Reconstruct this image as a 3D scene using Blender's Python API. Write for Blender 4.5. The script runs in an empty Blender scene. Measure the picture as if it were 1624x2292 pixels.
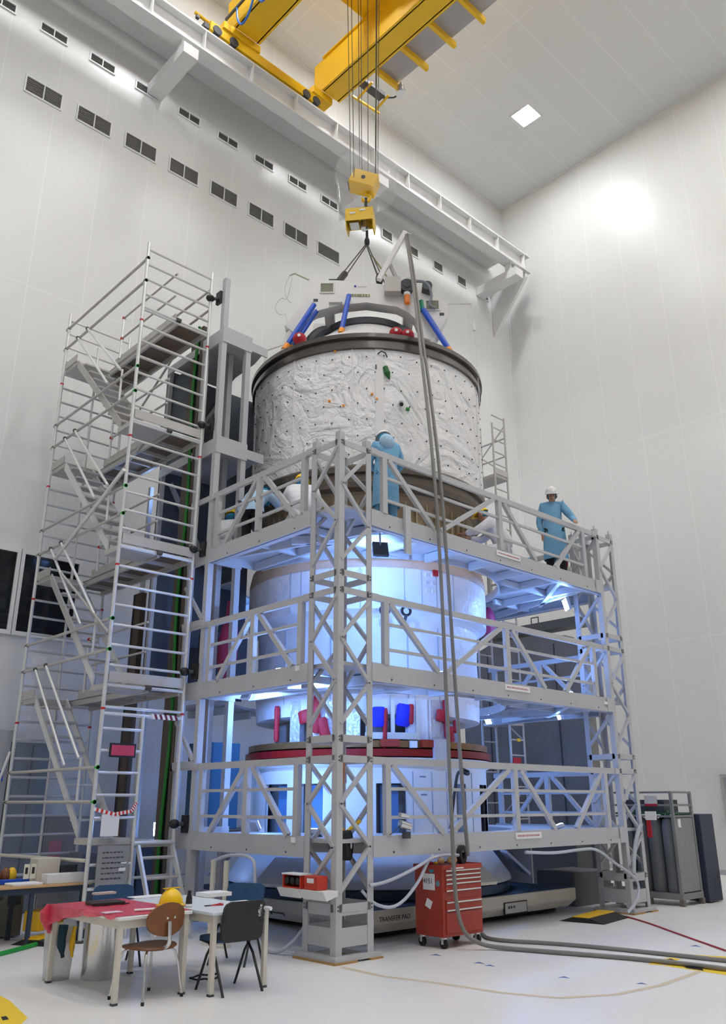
import bpy, bmesh, math, random
from math import sin, cos, pi, radians, hypot, atan2, sqrt
from mathutils import Vector as V, Matrix
random.seed(7)
COL = bpy.context.scene.collection
# ------------------------------------------------------------ camera (solved from the photo)
CAM = V((-6.8948, -7.8190, 1.7)); FPX = 1859.05
yaw, pitch, roll = radians(46.8586), radians(19.3142), radians(-0.0917)
FW = V((cos(yaw)*cos(pitch), sin(yaw)*cos(pitch), sin(pitch)))
_r = FW.cross(V((0, 0, 1))).normalized(); _u = _r.cross(FW)
RT = _r*cos(roll) + _u*sin(roll); UP = -_r*sin(roll) + _u*cos(roll)
cd = bpy.data.cameras.new('camera'); cam = bpy.data.objects.new('camera', cd); COL.objects.link(cam)
cam.matrix_world = Matrix(((RT.x, UP.x, -FW.x, CAM.x), (RT.y, UP.y, -FW.y, CAM.y), (RT.z, UP.z, -FW.z, CAM.z), (0, 0, 0, 1)))
cd.sensor_fit = 'VERTICAL'; cd.sensor_height = 36; cd.lens = FPX/2292*36; cd.clip_end = 200; cd.clip_start = .1
bpy.context.scene.camera = cam
def ray(x, y): return FW + RT*((x-812)/FPX) - UP*((y-1146)/FPX)
def onX(x, y, c): d = ray(x, y); return CAM + d*((c-CAM.x)/d.x)
def onY(x, y, c): d = ray(x, y); return CAM + d*((c-CAM.y)/d.y)
def onZ(x, y, c): d = ray(x, y); return CAM + d*((c-CAM.z)/d.z)
# vehicle axis and its local frame: T points right across the view, N towards the front
AX = V((3.49, 3.15, 0)); BA = radians(46.567)
T = V((sin(BA), -cos(BA), 0)); N = V((-cos(BA), -sin(BA), 0)); Z = V((0, 0, 1)); X = V((1, 0, 0)); Y = V((0, 1, 0))
def vp(s, z, d): return AX + T*s + N*d + Z*z
# ------------------------------------------------------------ materials
MATS = {}
def mat(name, col, rough=.5, metal=0, bump=0, bscale=20, var=0, vscale=3, emit=None, estr=0, alpha=1, trans=0, coat=0, spec=.5, stretch=None):
    if name in MATS: return MATS[name]
    m = bpy.data.materials.new(name); m.use_nodes = True; nt = m.node_tree; b = nt.nodes['Principled BSDF']
    c = (*col, 1)
    b.inputs['Base Color'].default_value = c; b.inputs['Roughness'].default_value = rough; b.inputs['Metallic'].default_value = metal
    b.inputs['Specular IOR Level'].default_value = spec
    if coat: b.inputs['Coat Weight'].default_value = coat; b.inputs['Coat Roughness'].default_value = .1
    if alpha < 1: b.inputs['Alpha'].default_value = alpha
    if trans: b.inputs['Transmission Weight'].default_value = trans
    if emit: b.inputs['Emission Color'].default_value = (*emit, 1); b.inputs['Emission Strength'].default_value = estr
    tc = nt.nodes.new('ShaderNodeTexCoord'); mp = nt.nodes.new('ShaderNodeMapping'); nt.links.new(tc.outputs['Object'], mp.inputs['Vector'])
    if stretch: mp.inputs['Scale'].default_value = stretch
    if var == 0 and not emit: var = .04
    if var:
        n = nt.nodes.new('ShaderNodeTexNoise'); n.inputs['Scale'].default_value = vscale; n.inputs['Detail'].default_value = 4
        nt.links.new(mp.outputs[0], n.inputs['Vector'])
        mx = nt.nodes.new('ShaderNodeMix'); mx.data_type = 'RGBA'
        mx.inputs['A'].default_value = tuple(max(0, v*(1-var)) for v in col)+(1,); mx.inputs['B'].default_value = tuple(min(1, v*(1+var)) for v in col)+(1,)
        nt.links.new(n.outputs['Fac'], mx.inputs['Factor']); nt.links.new(mx.outputs['Result'], b.inputs['Base Color'])
    if bump:
        n2 = nt.nodes.new('ShaderNodeTexNoise'); n2.inputs['Scale'].default_value = bscale; n2.inputs['Detail'].default_value = 3
        nt.links.new(mp.outputs[0], n2.inputs['Vector'])
        bp = nt.nodes.new('ShaderNodeBump'); bp.inputs['Strength'].default_value = bump; bp.inputs['Distance'].default_value = .03
        nt.links.new(n2.outputs['Fac'], bp.inputs['Height']); nt.links.new(bp.outputs[0], b.inputs['Normal'])
    MATS[name] = m; return m
def panel_mat(name, col, axis, pitch_, off, width=.012, seam=1.08, hz=(), rough=.3, haxis='Z', bump=.5):
    """Smooth sandwich panels: vertical joints every pitch_ m along `axis`, single joints at the heights hz."""
    m = bpy.data.materials.new(name); m.use_nodes = True; nt = m.node_tree; b = nt.nodes['Principled BSDF']; L = nt.links.new
    b.inputs['Roughness'].default_value = rough
    g = nt.nodes.new('ShaderNodeNewGeometry'); s = nt.nodes.new('ShaderNodeSeparateXYZ'); L(g.outputs['Position'], s.inputs[0])
    def mth(op, a, bb=None, c=None):
        n = nt.nodes.new('ShaderNodeMath'); n.operation = op
        for i, v in enumerate((a, bb, c)):
            if v is None: continue
            if isinstance(v, (int, float)): n.inputs[i].default_value = v
            else: L(v, n.inputs[i])
        return n.outputs[0]
    a = s.outputs[axis]
    f = mth('FRACT', mth('DIVIDE', mth('ADD', a, 1000*pitch_-off), pitch_))
    d = mth('MULTIPLY', mth('ABSOLUTE', mth('SUBTRACT', f, .5)), pitch_)          # distance from the middle of a joint
    line = mth('LESS_THAN', d, width)
    for h in hz:
        line = mth('MAXIMUM', line, mth('LESS_THAN', mth('ABSOLUTE', mth('SUBTRACT', s.outputs[haxis], h)), width))
    nz = nt.nodes.new('ShaderNodeTexNoise'); nz.inputs['Scale'].default_value = .35; L(g.outputs['Position'], nz.inputs['Vector'])
    mx0 = nt.nodes.new('ShaderNodeMix'); mx0.data_type = 'RGBA'; mx0.inputs['A'].default_value = tuple(c*.97 for c in col)+(1,); mx0.inputs['B'].default_value = tuple(min(1, c*1.03) for c in col)+(1,)
    L(nz.outputs['Fac'], mx0.inputs['Factor'])
    mx = nt.nodes.new('ShaderNodeMix'); mx.data_type = 'RGBA'; L(line, mx.inputs['Factor']); L(mx0.outputs['Result'], mx.inputs['A']); mx.inputs['B'].default_value = tuple(min(1, c*seam) for c in col)+(1,)
    L(mx.outputs['Result'], b.inputs['Base Color'])
    nb = nt.nodes.new('ShaderNodeTexNoise'); nb.inputs['Scale'].default_value = .9; L(g.outputs['Position'], nb.inputs['Vector'])
    bp = nt.nodes.new('ShaderNodeBump'); bp.inputs['Strength'].default_value = bump*.2; bp.inputs['Distance'].default_value = .05; L(nb.outputs['Fac'], bp.inputs['Height'])
    bp2 = nt.nodes.new('ShaderNodeBump'); bp2.inputs['Strength'].default_value = bump; bp2.inputs['Distance'].default_value = .01; L(line, bp2.inputs['Height']); L(bp.outputs[0], bp2.inputs['Normal'])
    L(bp2.outputs[0], b.inputs['Normal']); return m
# ------------------------------------------------------------ mesh builder
class MB:
    def __init__(s): s.v = []; s.f = []; s.ch = []
    def add(s, vs, fs):
        o = len(s.v); s.ch.append((o, len(s.f))); s.v += [tuple(p) for p in vs]; s.f += [tuple(i+o for i in f) for f in fs]; return s
    def hexa(s, p): return s.add(p, [(0, 3, 2, 1), (4, 5, 6, 7), (0, 1, 5, 4), (1, 2, 6, 5), (2, 3, 7, 6), (3, 0, 4, 7)])
    def box(s, x0, x1, y0, y1, z0, z1): return s.hexa([(x0, y0, z0), (x1, y0, z0), (x1, y1, z0), (x0, y1, z0), (x0, y0, z1), (x1, y0, z1), (x1, y1, z1), (x0, y1, z1)])
    def obox(s, c, a, b, h):
        """box about c with half-extent vectors a, b, h"""
        c = V(c); return s.hexa([c-a-b-h, c+a-b-h, c+a+b-h, c-a+b-h, c-a-b+h, c+a-b+h, c+a+b+h, c-a+b+h])
    def bar(s, p, q, w, h=None, up=(0, 0, 1), roll=0):
        p, q = V(p), V(q); h = w if h is None else h; d = (q-p).normalized(); up = V(up)
        if abs(d.dot(up)) > .98: up = V((1, 0, 0))
        a = d.cross(up).normalized(); b = a.cross(d)
        if roll: a, b = a*cos(roll)+b*sin(roll), b*cos(roll)-a*sin(roll)
        return s.obox((p+q)/2, (q-p)/2, a*(w/2), b*(h/2))
    def tube(s, p, q, r, n=8, r2=None, caps=True):
        p, q = V(p), V(q); d = (q-p).normalized(); up = V((0, 0, 1)) if abs(d.z) < .9 else V((1, 0, 0))
        a = d.cross(up).normalized(); b = d.cross(a); r2 = r if r2 is None else r2
        vs = [p+(a*cos(t)+b*sin(t))*r for t in (2*pi*i/n for i in range(n))]+[q+(a*cos(t)+b*sin(t))*r2 for t in (2*pi*i/n for i in range(n))]
        fs = [(i, (i+1) % n, n+(i+1) % n, n+i) for i in range(n)]
        if caps: fs += [tuple(range(n))[::-1], tuple(range(n, 2*n))]
        return s.add(vs, fs)
    def path(s, pts, r, n=8, smooth=0):
        pts = [V(p) for p in pts]
        for _ in range(smooth):
            o = [pts[0]]
            for a, b in zip(pts, pts[1:]): o += [a*.75+b*.25, a*.25+b*.75]
            pts = o+[pts[-1]]
        rings = []; a = None
        for i, p in enumerate(pts):
            d = (pts[min(i+1, len(pts)-1)]-pts[max(i-1, 0)]).normalized()
            if a is None: a = d.cross(V((0, 0, 1)) if abs(d.z) < .9 else V((1, 0, 0))).normalized()
            a = (a-d*a.dot(d)).normalized(); b = d.cross(a); rr = r[min(len(r)-1, int(round(i*(len(r)-1)/(len(pts)-1))))] if isinstance(r, (list, tuple)) else r
            rings.append([p+(a*cos(t)+b*sin(t))*rr for t in (2*pi*k/n for k in range(n))])
        return s.loft(rings)
    def loft(s, rings, caps=True, close=True):
        n = len(rings[0]); vs = [p for r in rings for p in r]; fs = []
        for j in range(len(rings)-1):
            for i in range(n if close else n-1): fs.append((j*n+i, j*n+(i+1) % n, (j+1)*n+(i+1) % n, (j+1)*n+i))
        if caps: fs += [tuple(range(n))[::-1], tuple(range((len(rings)-1)*n, len(rings)*n))]
        return s.add(vs, fs)
    def lathe(s, prof, c=(0, 0, 0), n=48, a0=0, a1=2*pi, d=None):
        """prof: [(r, z)...] revolved about the vertical through c"""
        c = V(c); full = abs(a1-a0-2*pi) < 1e-6; m = n if full else n+1; vs = []; fs = []
        for r, z in prof:
            for i in range(m):
                t = a0+(a1-a0)*i/n; vs.append(c+V((r*cos(t), r*sin(t), z)))
        for j in range(len(prof)-1):
            for i in range(n): k = (i+1) % m; fs.append((j*m+i, j*m+k, (j+1)*m+k, (j+1)*m+i))
        return s.add(vs, fs)
    def sph(s, c, r, nu=16, nv=10, v0=0, v1=pi, R=None):
        c = V(c); r = (r, r, r) if isinstance(r, (int, float)) else r; rings = []
        for j in range(nv+1):
            ph = v0+(v1-v0)*j/nv; ring = []
            for i in range(nu):
                t = 2*pi*i/nu; p = V((r[0]*sin(ph)*cos(t), r[1]*sin(ph)*sin(t), r[2]*cos(ph)))
                if R is not None: p = R @ p
                ring.append(c+p)
            rings.append(ring)
        return s.loft(rings, caps=False)
    def prism(s, poly, vec):
        vec = V(vec); n = len(poly); vs = [V(p) for p in poly]+[V(p)+vec for p in poly]
        return s.add(vs, [tuple(range(n))[::-1], tuple(range(n, 2*n))]+[(i, (i+1) % n, n+(i+1) % n, n+i) for i in range(n)])
    def each(s, name, m, parent=None, smooth=False, **k):
        """every piece becomes an object of its own"""
        out = []; ends = s.ch[1:]+[(len(s.v), len(s.f))]
        for (v0, f0), (v1, f1) in zip(s.ch, ends):
            q = MB(); q.v = s.v[v0:v1]; q.f = [tuple(i-v0 for i in f) for f in s.f[f0:f1]]; out.append(q.build(name, m, parent, smooth, **k))
        return out
    def build(s, name, m, parent=None, smooth=False, bevel=0, sub=0, weld=False):
        me = bpy.data.meshes.new(name); me.from_pydata([tuple(p) for p in s.v], [], s.f)
        bm = bmesh.new(); bm.from_mesh(me)
        if weld or smooth: bmesh.ops.remove_doubles(bm, verts=bm.verts, dist=1e-5)
        bmesh.ops.recalc_face_normals(bm, faces=bm.faces)
        if bevel: bmesh.ops.bevel(bm, geom=[e for e in bm.edges], offset=bevel, segments=1, affect='EDGES', clamp_overlap=True)
        bm.to_mesh(me); bm.free()
        if smooth:
            me.shade_smooth(); me.set_sharp_from_angle(angle=radians(40))
        me.materials.append(m if not isinstance(m, str) else MATS[m])
        o = bpy.data.objects.new(name, me); COL.objects.link(o)
        if sub: md = o.modifiers.new('sub', 'SUBSURF'); md.levels = md.render_levels = sub
        if parent is not None: attach(o, parent)
        return o
def wm(o):
    m = Matrix.LocRotScale(o.location, o.rotation_euler, o.scale)
    return wm(o.parent) @ o.matrix_parent_inverse @ m if o.parent else m
def attach(o, parent): o.parent = parent; o.matrix_parent_inverse = wm(parent).inverted()
def tag(o, label, cat, group=None):
    o['label'] = label; o['category'] = cat
    if group: o['group'] = group
    return o
def thing(name, label, cat, loc=(0, 0, 0), group=None):
    o = bpy.data.objects.new(name, None); COL.objects.link(o); o.location = loc; o.empty_display_size = .1
    return tag(o, label, cat, group)
def struct(o): o['kind'] = 'structure'; return o
def kids(o, src): return [c for c in src if c.parent == o]
def dup(root, dloc=(0, 0, 0), label=None, rotz=0):
    r = root.copy(); COL.objects.link(r); r.location = root.location+V(dloc); r.rotation_euler.z += rotz
    if label: r['label'] = label
    allo = list(COL.objects)
    def rec(a, b):
        for ch in [c for c in allo if c.parent == a]:
            k = ch.copy(); COL.objects.link(k); k.parent = b; rec(ch, k)
    rec(root, r); return r
def text(name, s, size, origin, right, up, m, parent=None, ext=.002, align='LEFT'):
    cu = bpy.data.curves.new(name, 'FONT'); cu.body = s; cu.size = size; cu.extrude = ext; cu.align_x = align
    to = bpy.data.objects.new('t', cu); COL.objects.link(to); bpy.context.view_layer.update()
    me = bpy.data.meshes.new_from_object(to.evaluated_get(bpy.context.evaluated_depsgraph_get()))
    COL.objects.unlink(to); bpy.data.objects.remove(to)
    right, up = V(right).normalized(), V(up).normalized(); n = right.cross(up); o_ = V(origin)
    for v in me.vertices: c = v.co.copy(); v.co = o_+right*c.x+up*c.y+n*c.z
    me.materials.clear(); me.materials.append(m); me.name = name
    o = bpy.data.objects.new(name, me); COL.objects.link(o)
    if parent is not None: attach(o, parent)
    return o
def skin(name, joints, edges, m, parent=None, sub=2, root=0):
    """one continuous surface grown round a skeleton; joints: [(x,y,z,r) or (x,y,z,rx,ry)]"""
    me = bpy.data.meshes.new(name); bm = bmesh.new(); ly = bm.verts.layers.skin.verify(); vs = [bm.verts.new(j[:3]) for j in joints]; bm.verts.ensure_lookup_table()
    for a, b in edges: bm.edges.new((vs[a], vs[b]))
    for i, (v, j) in enumerate(zip(vs, joints)): v[ly].radius = (j[3], j[4] if len(j) > 4 else j[3]); v[ly].use_root = (i == root)
    bm.to_mesh(me); bm.free(); o = bpy.data.objects.new(name, me); COL.objects.link(o)
    md = o.modifiers.new('skin', 'SKIN'); md.use_smooth_shade = True
    s = o.modifiers.new('sub', 'SUBSURF'); s.levels = s.render_levels = sub
    bpy.context.view_layer.update()
    me2 = bpy.data.meshes.new_from_object(o.evaluated_get(bpy.context.evaluated_depsgraph_get()))
    o.modifiers.clear(); o.data = me2; me2.materials.clear(); me2.materials.append(m); me2.shade_smooth()
    if parent is not None: attach(o, parent)
    return o
# palette
M = {}
M['steel'] = mat('grey_painted_steel', (.50, .505, .525), .45, bump=.05, bscale=60, var=.05)
M['alu'] = mat('aluminium_tube', (.74, .74, .73), .35, metal=.45, var=.08, vscale=8)
M['aludull'] = mat('dull_aluminium', (.52, .505, .48), .5, metal=.25, var=.1, vscale=5)
M['yellow'] = mat('crane_yellow_paint', (.86, .52, .012), .38, var=.05)
M['white'] = mat('white_paint', (.80, .80, .79), .4)
M['cream'] = mat('cream_paint', (.66, .62, .54), .5, var=.06)
M['black'] = mat('black_plastic', (.015, .015, .017), .45)
M['dark'] = mat('dark_grey', (.06, .065, .075), .6, var=.2)
M['red'] = mat('red_paint', (.36, .035, .018), .35, var=.08)
M['redcover'] = mat('red_cover', (.42, .01, .02), .6, bump=.3, bscale=30)
M['blue'] = mat('blue_strut_paint', (.01, .085, .55), .35)
M['bluecover'] = mat('blue_cover', (.01, .02, .6), .6, bump=.2)
M['orange'] = mat('orange_fitting', (.9, .32, .02), .4)
M['rubber'] = mat('black_rubber', (.02, .02, .02), .8)
M['chrome'] = mat('bright_steel', (.7, .7, .7), .2, metal=.9)
M['paper'] = mat('white_paper', (.85, .85, .86), .7)
M['rope'] = mat('steel_wire_rope', (.10, .10, .09), .5, metal=.5)
M['hose'] = mat('grey_hose', (.21, .20, .185), .5)
M['palehose'] = mat('pale_grey_hose', (.5, .53, .62), .5)
M['glass_dark'] = mat('dark_window_glass', (.012, .014, .018), .08, coat=.3)
M['green'] = mat('green_cable_sheath', (.01, .20, .02), .5)
M['brown'] = mat('brown_varnished_wood', (.20, .075, .022), .4, var=.2, vscale=6, stretch=(1, 8, 1))
M['tan'] = mat('tan_wood_top', (.62, .38, .18), .45, var=.1)
M['bluechair'] = mat('blue_chair_plastic', (.02, .075, .18), .6)
M['redplastic'] = mat('thin_red_plastic_sheet', (.68, .05, .10), .3, bump=.6, bscale=9, alpha=.86)
M['lightblue'] = mat('light_blue_coat_fabric', (.19, .43, .66), .8, bump=.5, bscale=14)
M['paleblue'] = mat('pale_blue_hood_fabric', (.42, .62, .82), .8, bump=.5, bscale=14)
M['whitecloth'] = mat('white_overall_fabric', (.80, .80, .84), .85, bump=.6, bscale=12)
M['bluecap'] = mat('blue_bouffant_cap', (.03, .22, .38), .9, bump=.4)
M['skin'] = mat('skin', (.50, .27, .18), .5)
M['trouser'] = mat('dark_trousers', (.012, .012, .018), .8)
M['helmw'] = mat('white_helmet_shell', (.85, .85, .86), .25)
M['helmy'] = mat('yellow_helmet_shell', (.95, .62, .01), .25)
M['silver'] = mat('silver_foil_blanket', (.66, .67, .72), .33, metal=.35, bump=1.0, bscale=11)
M['wood'] = mat('raw_wood', (.62, .44, .24), .6, var=.15)
# ============================================================ the hall
XW, YW, ZC = 15.0, 7.73, 23.18
X0, Y0 = -15.0, -15.5
wl_m = panel_mat('left_wall_panels', (.76, .765, .755), 'X', 1.2, -.10, hz=(11.9,), rough=.33)
wr_m = panel_mat('right_wall_panels', (.76, .765, .755), 'Y', 1.2, .15, hz=(5.92, 12.1), rough=.33)
ce_m = panel_mat('ceiling_panels', (.74, .745, .735), 'Y', 1.2, .5, hz=(8.74, 4.1, -.6), haxis='X', rough=.4, seam=1.12)
struct(MB().box(X0, XW+.2, YW, YW+.2, 0, ZC).build('wall_left', wl_m))
struct(MB().box(XW, XW+.2, Y0, YW, 0, ZC).build('wall_right', wr_m))
struct(MB().box(X0-.2, X0, Y0, YW+.2, 0, ZC).build('wall_front', mat('grey_wall_paint', (.45, .45, .45), .6)))
struct(MB().box(X0, XW+.2, Y0-.2, Y0, 0, ZC).build('wall_back', mat('grey_wall_paint', (.45, .45, .45), .6)))
struct(MB().box(X0, XW+.2, Y0, YW+.2, ZC, ZC+.2).build('ceiling', ce_m))
# floor: pale resin with soft wear
fm = bpy.data.materials.new('pale_resin_floor'); fm.use_nodes = True; nt = fm.node_tree; b = nt.nodes['Principled BSDF']
g = nt.nodes.new('ShaderNodeNewGeometry'); n1 = nt.nodes.new('ShaderNodeTexNoise'); n1.inputs['Scale'].default_value = .9; n1.inputs['Detail'].default_value = 6
n2 = nt.nodes.new('ShaderNodeTexNoise'); n2.inputs['Scale'].default_value = 7; n2.inputs['Detail'].default_value = 8
cr = nt.nodes.new('ShaderNodeValToRGB'); cr.color_ramp.elements[0].position = .3; cr.color_ramp.elements[0].color = (.79, .775, .765, 1); cr.color_ramp.elements[1].position = .7; cr.color_ramp.elements[1].color = (.83, .82, .81, 1)
ad = nt.nodes.new('ShaderNodeMath'); ad.operation = 'MULTIPLY_ADD'; ad.inputs[1].default_value = .35
nt.links.new(g.outputs['Position'], n1.inputs['Vector']); nt.links.new(g.outputs['Position'], n2.inputs['Vector'])
nt.links.new(n2.outputs['Fac'], ad.inputs[0]); nt.links.new(n1.outputs['Fac'], ad.inputs[2])
sb = nt.nodes.new('ShaderNodeMath'); sb.operation = 'SUBTRACT'; sb.inputs[1].default_value = .12; nt.links.new(ad.outputs[0], sb.inputs[0])
nt.links.new(sb.outputs[0], cr.inputs[0]); nt.links.new(cr.outputs[0], b.inputs['Base Color']); b.inputs['Roughness'].default_value = .34
struct(MB().box(X0, XW+.2, Y0, YW+.2, -.2, 0).build('floor', fm))
struct(MB().box(X0, XW, YW-.05, YW-.001, ZC-.06, ZC-.001).build('trim_1', M['white']))
struct(MB().box(XW-.05, XW-.001, Y0, YW, ZC-.06, ZC-.001).build('trim_2', M['white']))
struct(MB().box(XW-.045, XW-.001, YW-.045, YW-.001, 0, ZC-.06).build('trim_3', M['white']))
struct(MB().box(X0, XW, YW-.012, YW-.001, 0, .12).build('baseboard_left', M['steel']))
struct(MB().box(XW-.012, XW-.001, Y0, YW-.02, 0, .12).build('baseboard_right', M['steel']))
# observation windows low on the left wall
for i, (xa, xb) in enumerate(((-4.1, -2.65), (-2.62, -1.33), (-1.18, -.1))):
    w = struct(MB().box(xa, xb, YW-.012, YW-.002, 4.72, 6.2).build('window_%d' % (i+1), M['glass_dark']))
    f = MB(); f.box(xa-.08, xb+.08, YW-.05, YW-.003, 6.2, 6.28).box(xa-.08, xb+.08, YW-.05, YW-.003, 4.64, 4.72).box(xa-.08, xa, YW-.05, YW-.003, 4.72, 6.2).box(xb, xb+.08, YW-.05, YW-.003, 4.72, 6.2)
    f.build('window_frame', M['white'], w)
# door at the right edge of the right wall
d = struct(MB().box(XW-.06, XW-.002, .9, 2.1, .01, 2.3).build('door_1', mat('grey_door_leaf', (.42, .45, .49), .4)))
MB().box(XW-.09, XW-.061, 1.98, 2.04, .95, 1.15).build('door_handle', M['chrome'], d)
MB().box(XW-.1, XW-.003, .82, .9, .01, 2.38).box(XW-.1, XW-.003, 2.1, 2.18, .01, 2.38).box(XW-.1, XW-.003, .9, 2.1, 2.3, 2.38).build('door_frame', M['aludull'], d)
# ventilation grilles, two rows
gm = mat('grille_slats', (.20, .195, .185), .5)
vr = mat('grille_frame_white', (.82, .82, .81), .4)
def grille(x, z, w, h, name, label, grp, two=True):
    t = thing(name, label, 'ventilation grille', (x, YW, z-h/2), grp)
    f = MB(); e = .035
    f.box(x-w/2-e, x+w/2+e, YW-.03, YW-.002, z+h/2, z+h/2+e).box(x-w/2-e, x+w/2+e, YW-.03, YW-.002, z-h/2-e, z-h/2).box(x-w/2-e, x-w/2, YW-.03, YW-.002, z-h/2, z+h/2).box(x+w/2, x+w/2+e, YW-.03, YW-.002, z-h/2, z+h/2)
    if two: f.box(x-.012, x+.012, YW-.032, YW-.002, z-h/2, z+h/2)
    f.build('frame', vr, t)
    s = MB().box(x-w/2, x+w/2, YW-.006, YW-.002, z-h/2, z+h/2); k = max(5, int(h/.05))
    for i in range(k):
        zz = z-h/2+(i+.5)*h/k; s.hexa([(x-w/2, YW-.024, zz-.012), (x+w/2, YW-.024, zz-.012), (x+w/2, YW-.006, zz), (x-w/2, YW-.006, zz), (x-w/2, YW-.024, zz-.007), (x+w/2, YW-.024, zz-.007), (x+w/2, YW-.006, zz+.005), (x-w/2, YW-.006, zz+.005)])
    s.build('louvres', gm, t); return t
ords = ['first', 'second', 'third', 'fourth', 'fifth', 'sixth', 'seventh', 'eighth', 'ninth', 'tenth', 'eleventh', 'twelfth', 'thirteenth', 'fourteenth', 'fifteenth']
for i in range(8):
    two = i < 7
    grille(-2.18+1.212*i, 16.84, .80 if i < 8 else .8, .40, 'ventilation_grille', 'large grey louvred grille in the lower row on the left wall, %s from the left' % ords[i], 'large grilles in the lower row on the left wall', two)
for i in range(15):
    x = (-3.37+1.21*i) if i < 9 else (-3.37+1.21*i-.0)
    w = .6 if i < 9 else .42
    grille(x, 18.63 if i < 9 else 18.75, w, .21 if i < 9 else .3, 'ventilation_grille', 'small grey louvred grille in the upper row on the left wall, %s from the left' % ords[i], 'small grilles in the upper row on the left wall', i < 9)
# ceiling lights in a grid (one is in view; the others light the hall)
lm = mat('lamp_diffuser', (1, 1, 1), .5, emit=(.985, .99, 1), estr=1)
LAMP = lm.node_tree.nodes['Principled BSDF']
def ceiling_light(x, y, label):
    t = thing('ceiling_light', label, 'ceiling light', (x, y, ZC), 'square lamps let into the ceiling')
    MB().box(x-.33, x+.33, y-.33, y+.33, ZC-.03, ZC-.004).build('diffuser', lm, t)
    f = MB()
    for a, b_, c, d_ in ((-.38, .38, -.38, -.335), (-.38, .38, .335, .38), (-.38, -.335, -.335, .335), (.335, .38, -.335, .335)): f.box(x+a, x+b_, y+c, y+d_, ZC-.035, ZC-.002)
    f.build('frame', M['white'], t)
for ix, x in enumerate((11.83, 6.5, 1.15, -4.2, -9.55)):
    for iy, y in enumerate((4.25, -3.9, -9.2, -13.6)):
        ceiling_light(x, y, 'bright square ceiling lamp near the far corner of the hall' if (ix, iy) == (0, 0) else 'square ceiling lamp in row %s, column %s from the far corner' % (ords[iy], ords[ix]))
tag(MB().tube((9.5, -1.9, ZC-.12), (9.5, -1.9, ZC-.001), .05, 10).sph((9.5, -1.9, ZC-.14), .06, 12, 6).build('smoke_detector', M['dark'], None, True), 'small dark detector on the ceiling at the top edge', 'detector')
# ============================================================ crane runway
RY = 6.35
rw = thing('crane_runway', 'white crane rail girder on brackets along the left wall', 'crane runway', (3, RY, 19.2))
g = MB(); xa, xb = X0+.5, 14.25
g.box(xa, xb, RY-.2, RY+.2, 19.82, 19.87).box(xa, xb, RY-.015, RY+.015, 19.22, 19.82).box(xa, xb, RY-.2, RY+.2, 19.17, 19.22).build('girder', M['white'], rw)
x = -13.6
s = MB()
while x < 14.2: s.box(x-.012, x+.012, RY-.19, RY+.19, 19.22, 19.82); x += 1.45
s.each('stiffener', M['white'], rw)
MB().box(xa, xb, RY-.04, RY+.04, 19.87, 19.93).build('rail', M['dark'], rw)
MB().box(xa, 13.9, RY+.42, YW-.01, 20.0, 20.05).box(xa, 13.9, RY+.42, RY+.45, 20.05, 20.3).build('service_walkway', M['white'], rw)
for bx in (-12.2, -6, .45, 6.9, 13.35):
    q = MB(); q.box(bx-.2, bx+.2, RY-.35, YW-.01, 18.55, 18.86)
    q.build('bracket_beam', M['white'], rw)
    q = MB().box(bx-.16, bx+.16, RY-.15, RY+.15, 18.86, 18.9).box(bx-.14, bx-.1, RY-.12, RY+.12, 18.9, 19.17).box(bx+.1, bx+.14, RY-.12, RY+.12, 18.9, 19.17).box(bx-.1, bx+.1, RY-.012, RY+.012, 18.9, 19.17)
    q.build('saddle', M['white'], rw)
MB().prism([(14.0, YW-.01, 18.5), (14.0, YW-.01, 17.2), (14.0, RY-.15, 18.95), (14.0, RY-.15, 19.1), (14.0, YW-.01, 19.1)], (.12, 0, 0)).build('end_gusset', M['white'], rw)
# ============================================================ overhead crane (bridge + trolley + hook)
gz0, gz1 = 20.45, 21.65
cr = thing('bridge_crane', 'yellow double girder bridge crane spanning under the ceiling', 'bridge crane', (3.5, 0, 20))
for nm, (x0, x1) in (('girder', (1.6, 2.42)), ('girder', (4.55, 5.22))):
    q = MB(); q.box(x0, x1, Y0+.8, 6.05, gz0, gz0+.03).box(x0, x1, Y0+.8, 6.05, gz1-.03, gz1).box(x0+.06, x0+.09, Y0+.8, 6.05, gz0, gz1).box(x1-.09, x1-.06, Y0+.8, 6.05, gz0, gz1)
    q.prism([(x0+.06, 6.05, gz0+.02), (x0+.06, 6.45, gz0+.45), (x0+.06, 6.45, gz1-.02), (x0+.06, 6.05, gz1-.02)], (x1-x0-.12, 0, 0))
    q.build(nm, M['yellow'], cr)
q = MB().box(1.0, 4.62, 6.15, 6.55, 19.97, 20.27).box(1.35, 2.5, 6.1, 6.6, 20.27, 20.5).box(4.3, 5.0, 6.1, 6.6, 20.27, 20.5)
q.build('end_carriage', M['yellow'], cr, bevel=.01)
for wx in (1.2, 1.7, 4.1, 4.45): MB().tube((wx, 6.12, 20.06), (wx, 6.58, 20.06), .13, 20).build('wheel', M['dark'], cr)
q = MB().path([(1.25, 6.3, 19.98), (1.25, 6.3, 20.3), (.62, 6.3, 20.34)], .045, 8)
q.build('buffer_arm', M['yellow'], cr)
MB().box(.86, .99, 6.2, 6.45, 20.0, 20.16).box(.66, .74, 6.26, 6.34, 20.2, 20.29).each('buffer', M['dark'], cr)
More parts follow.
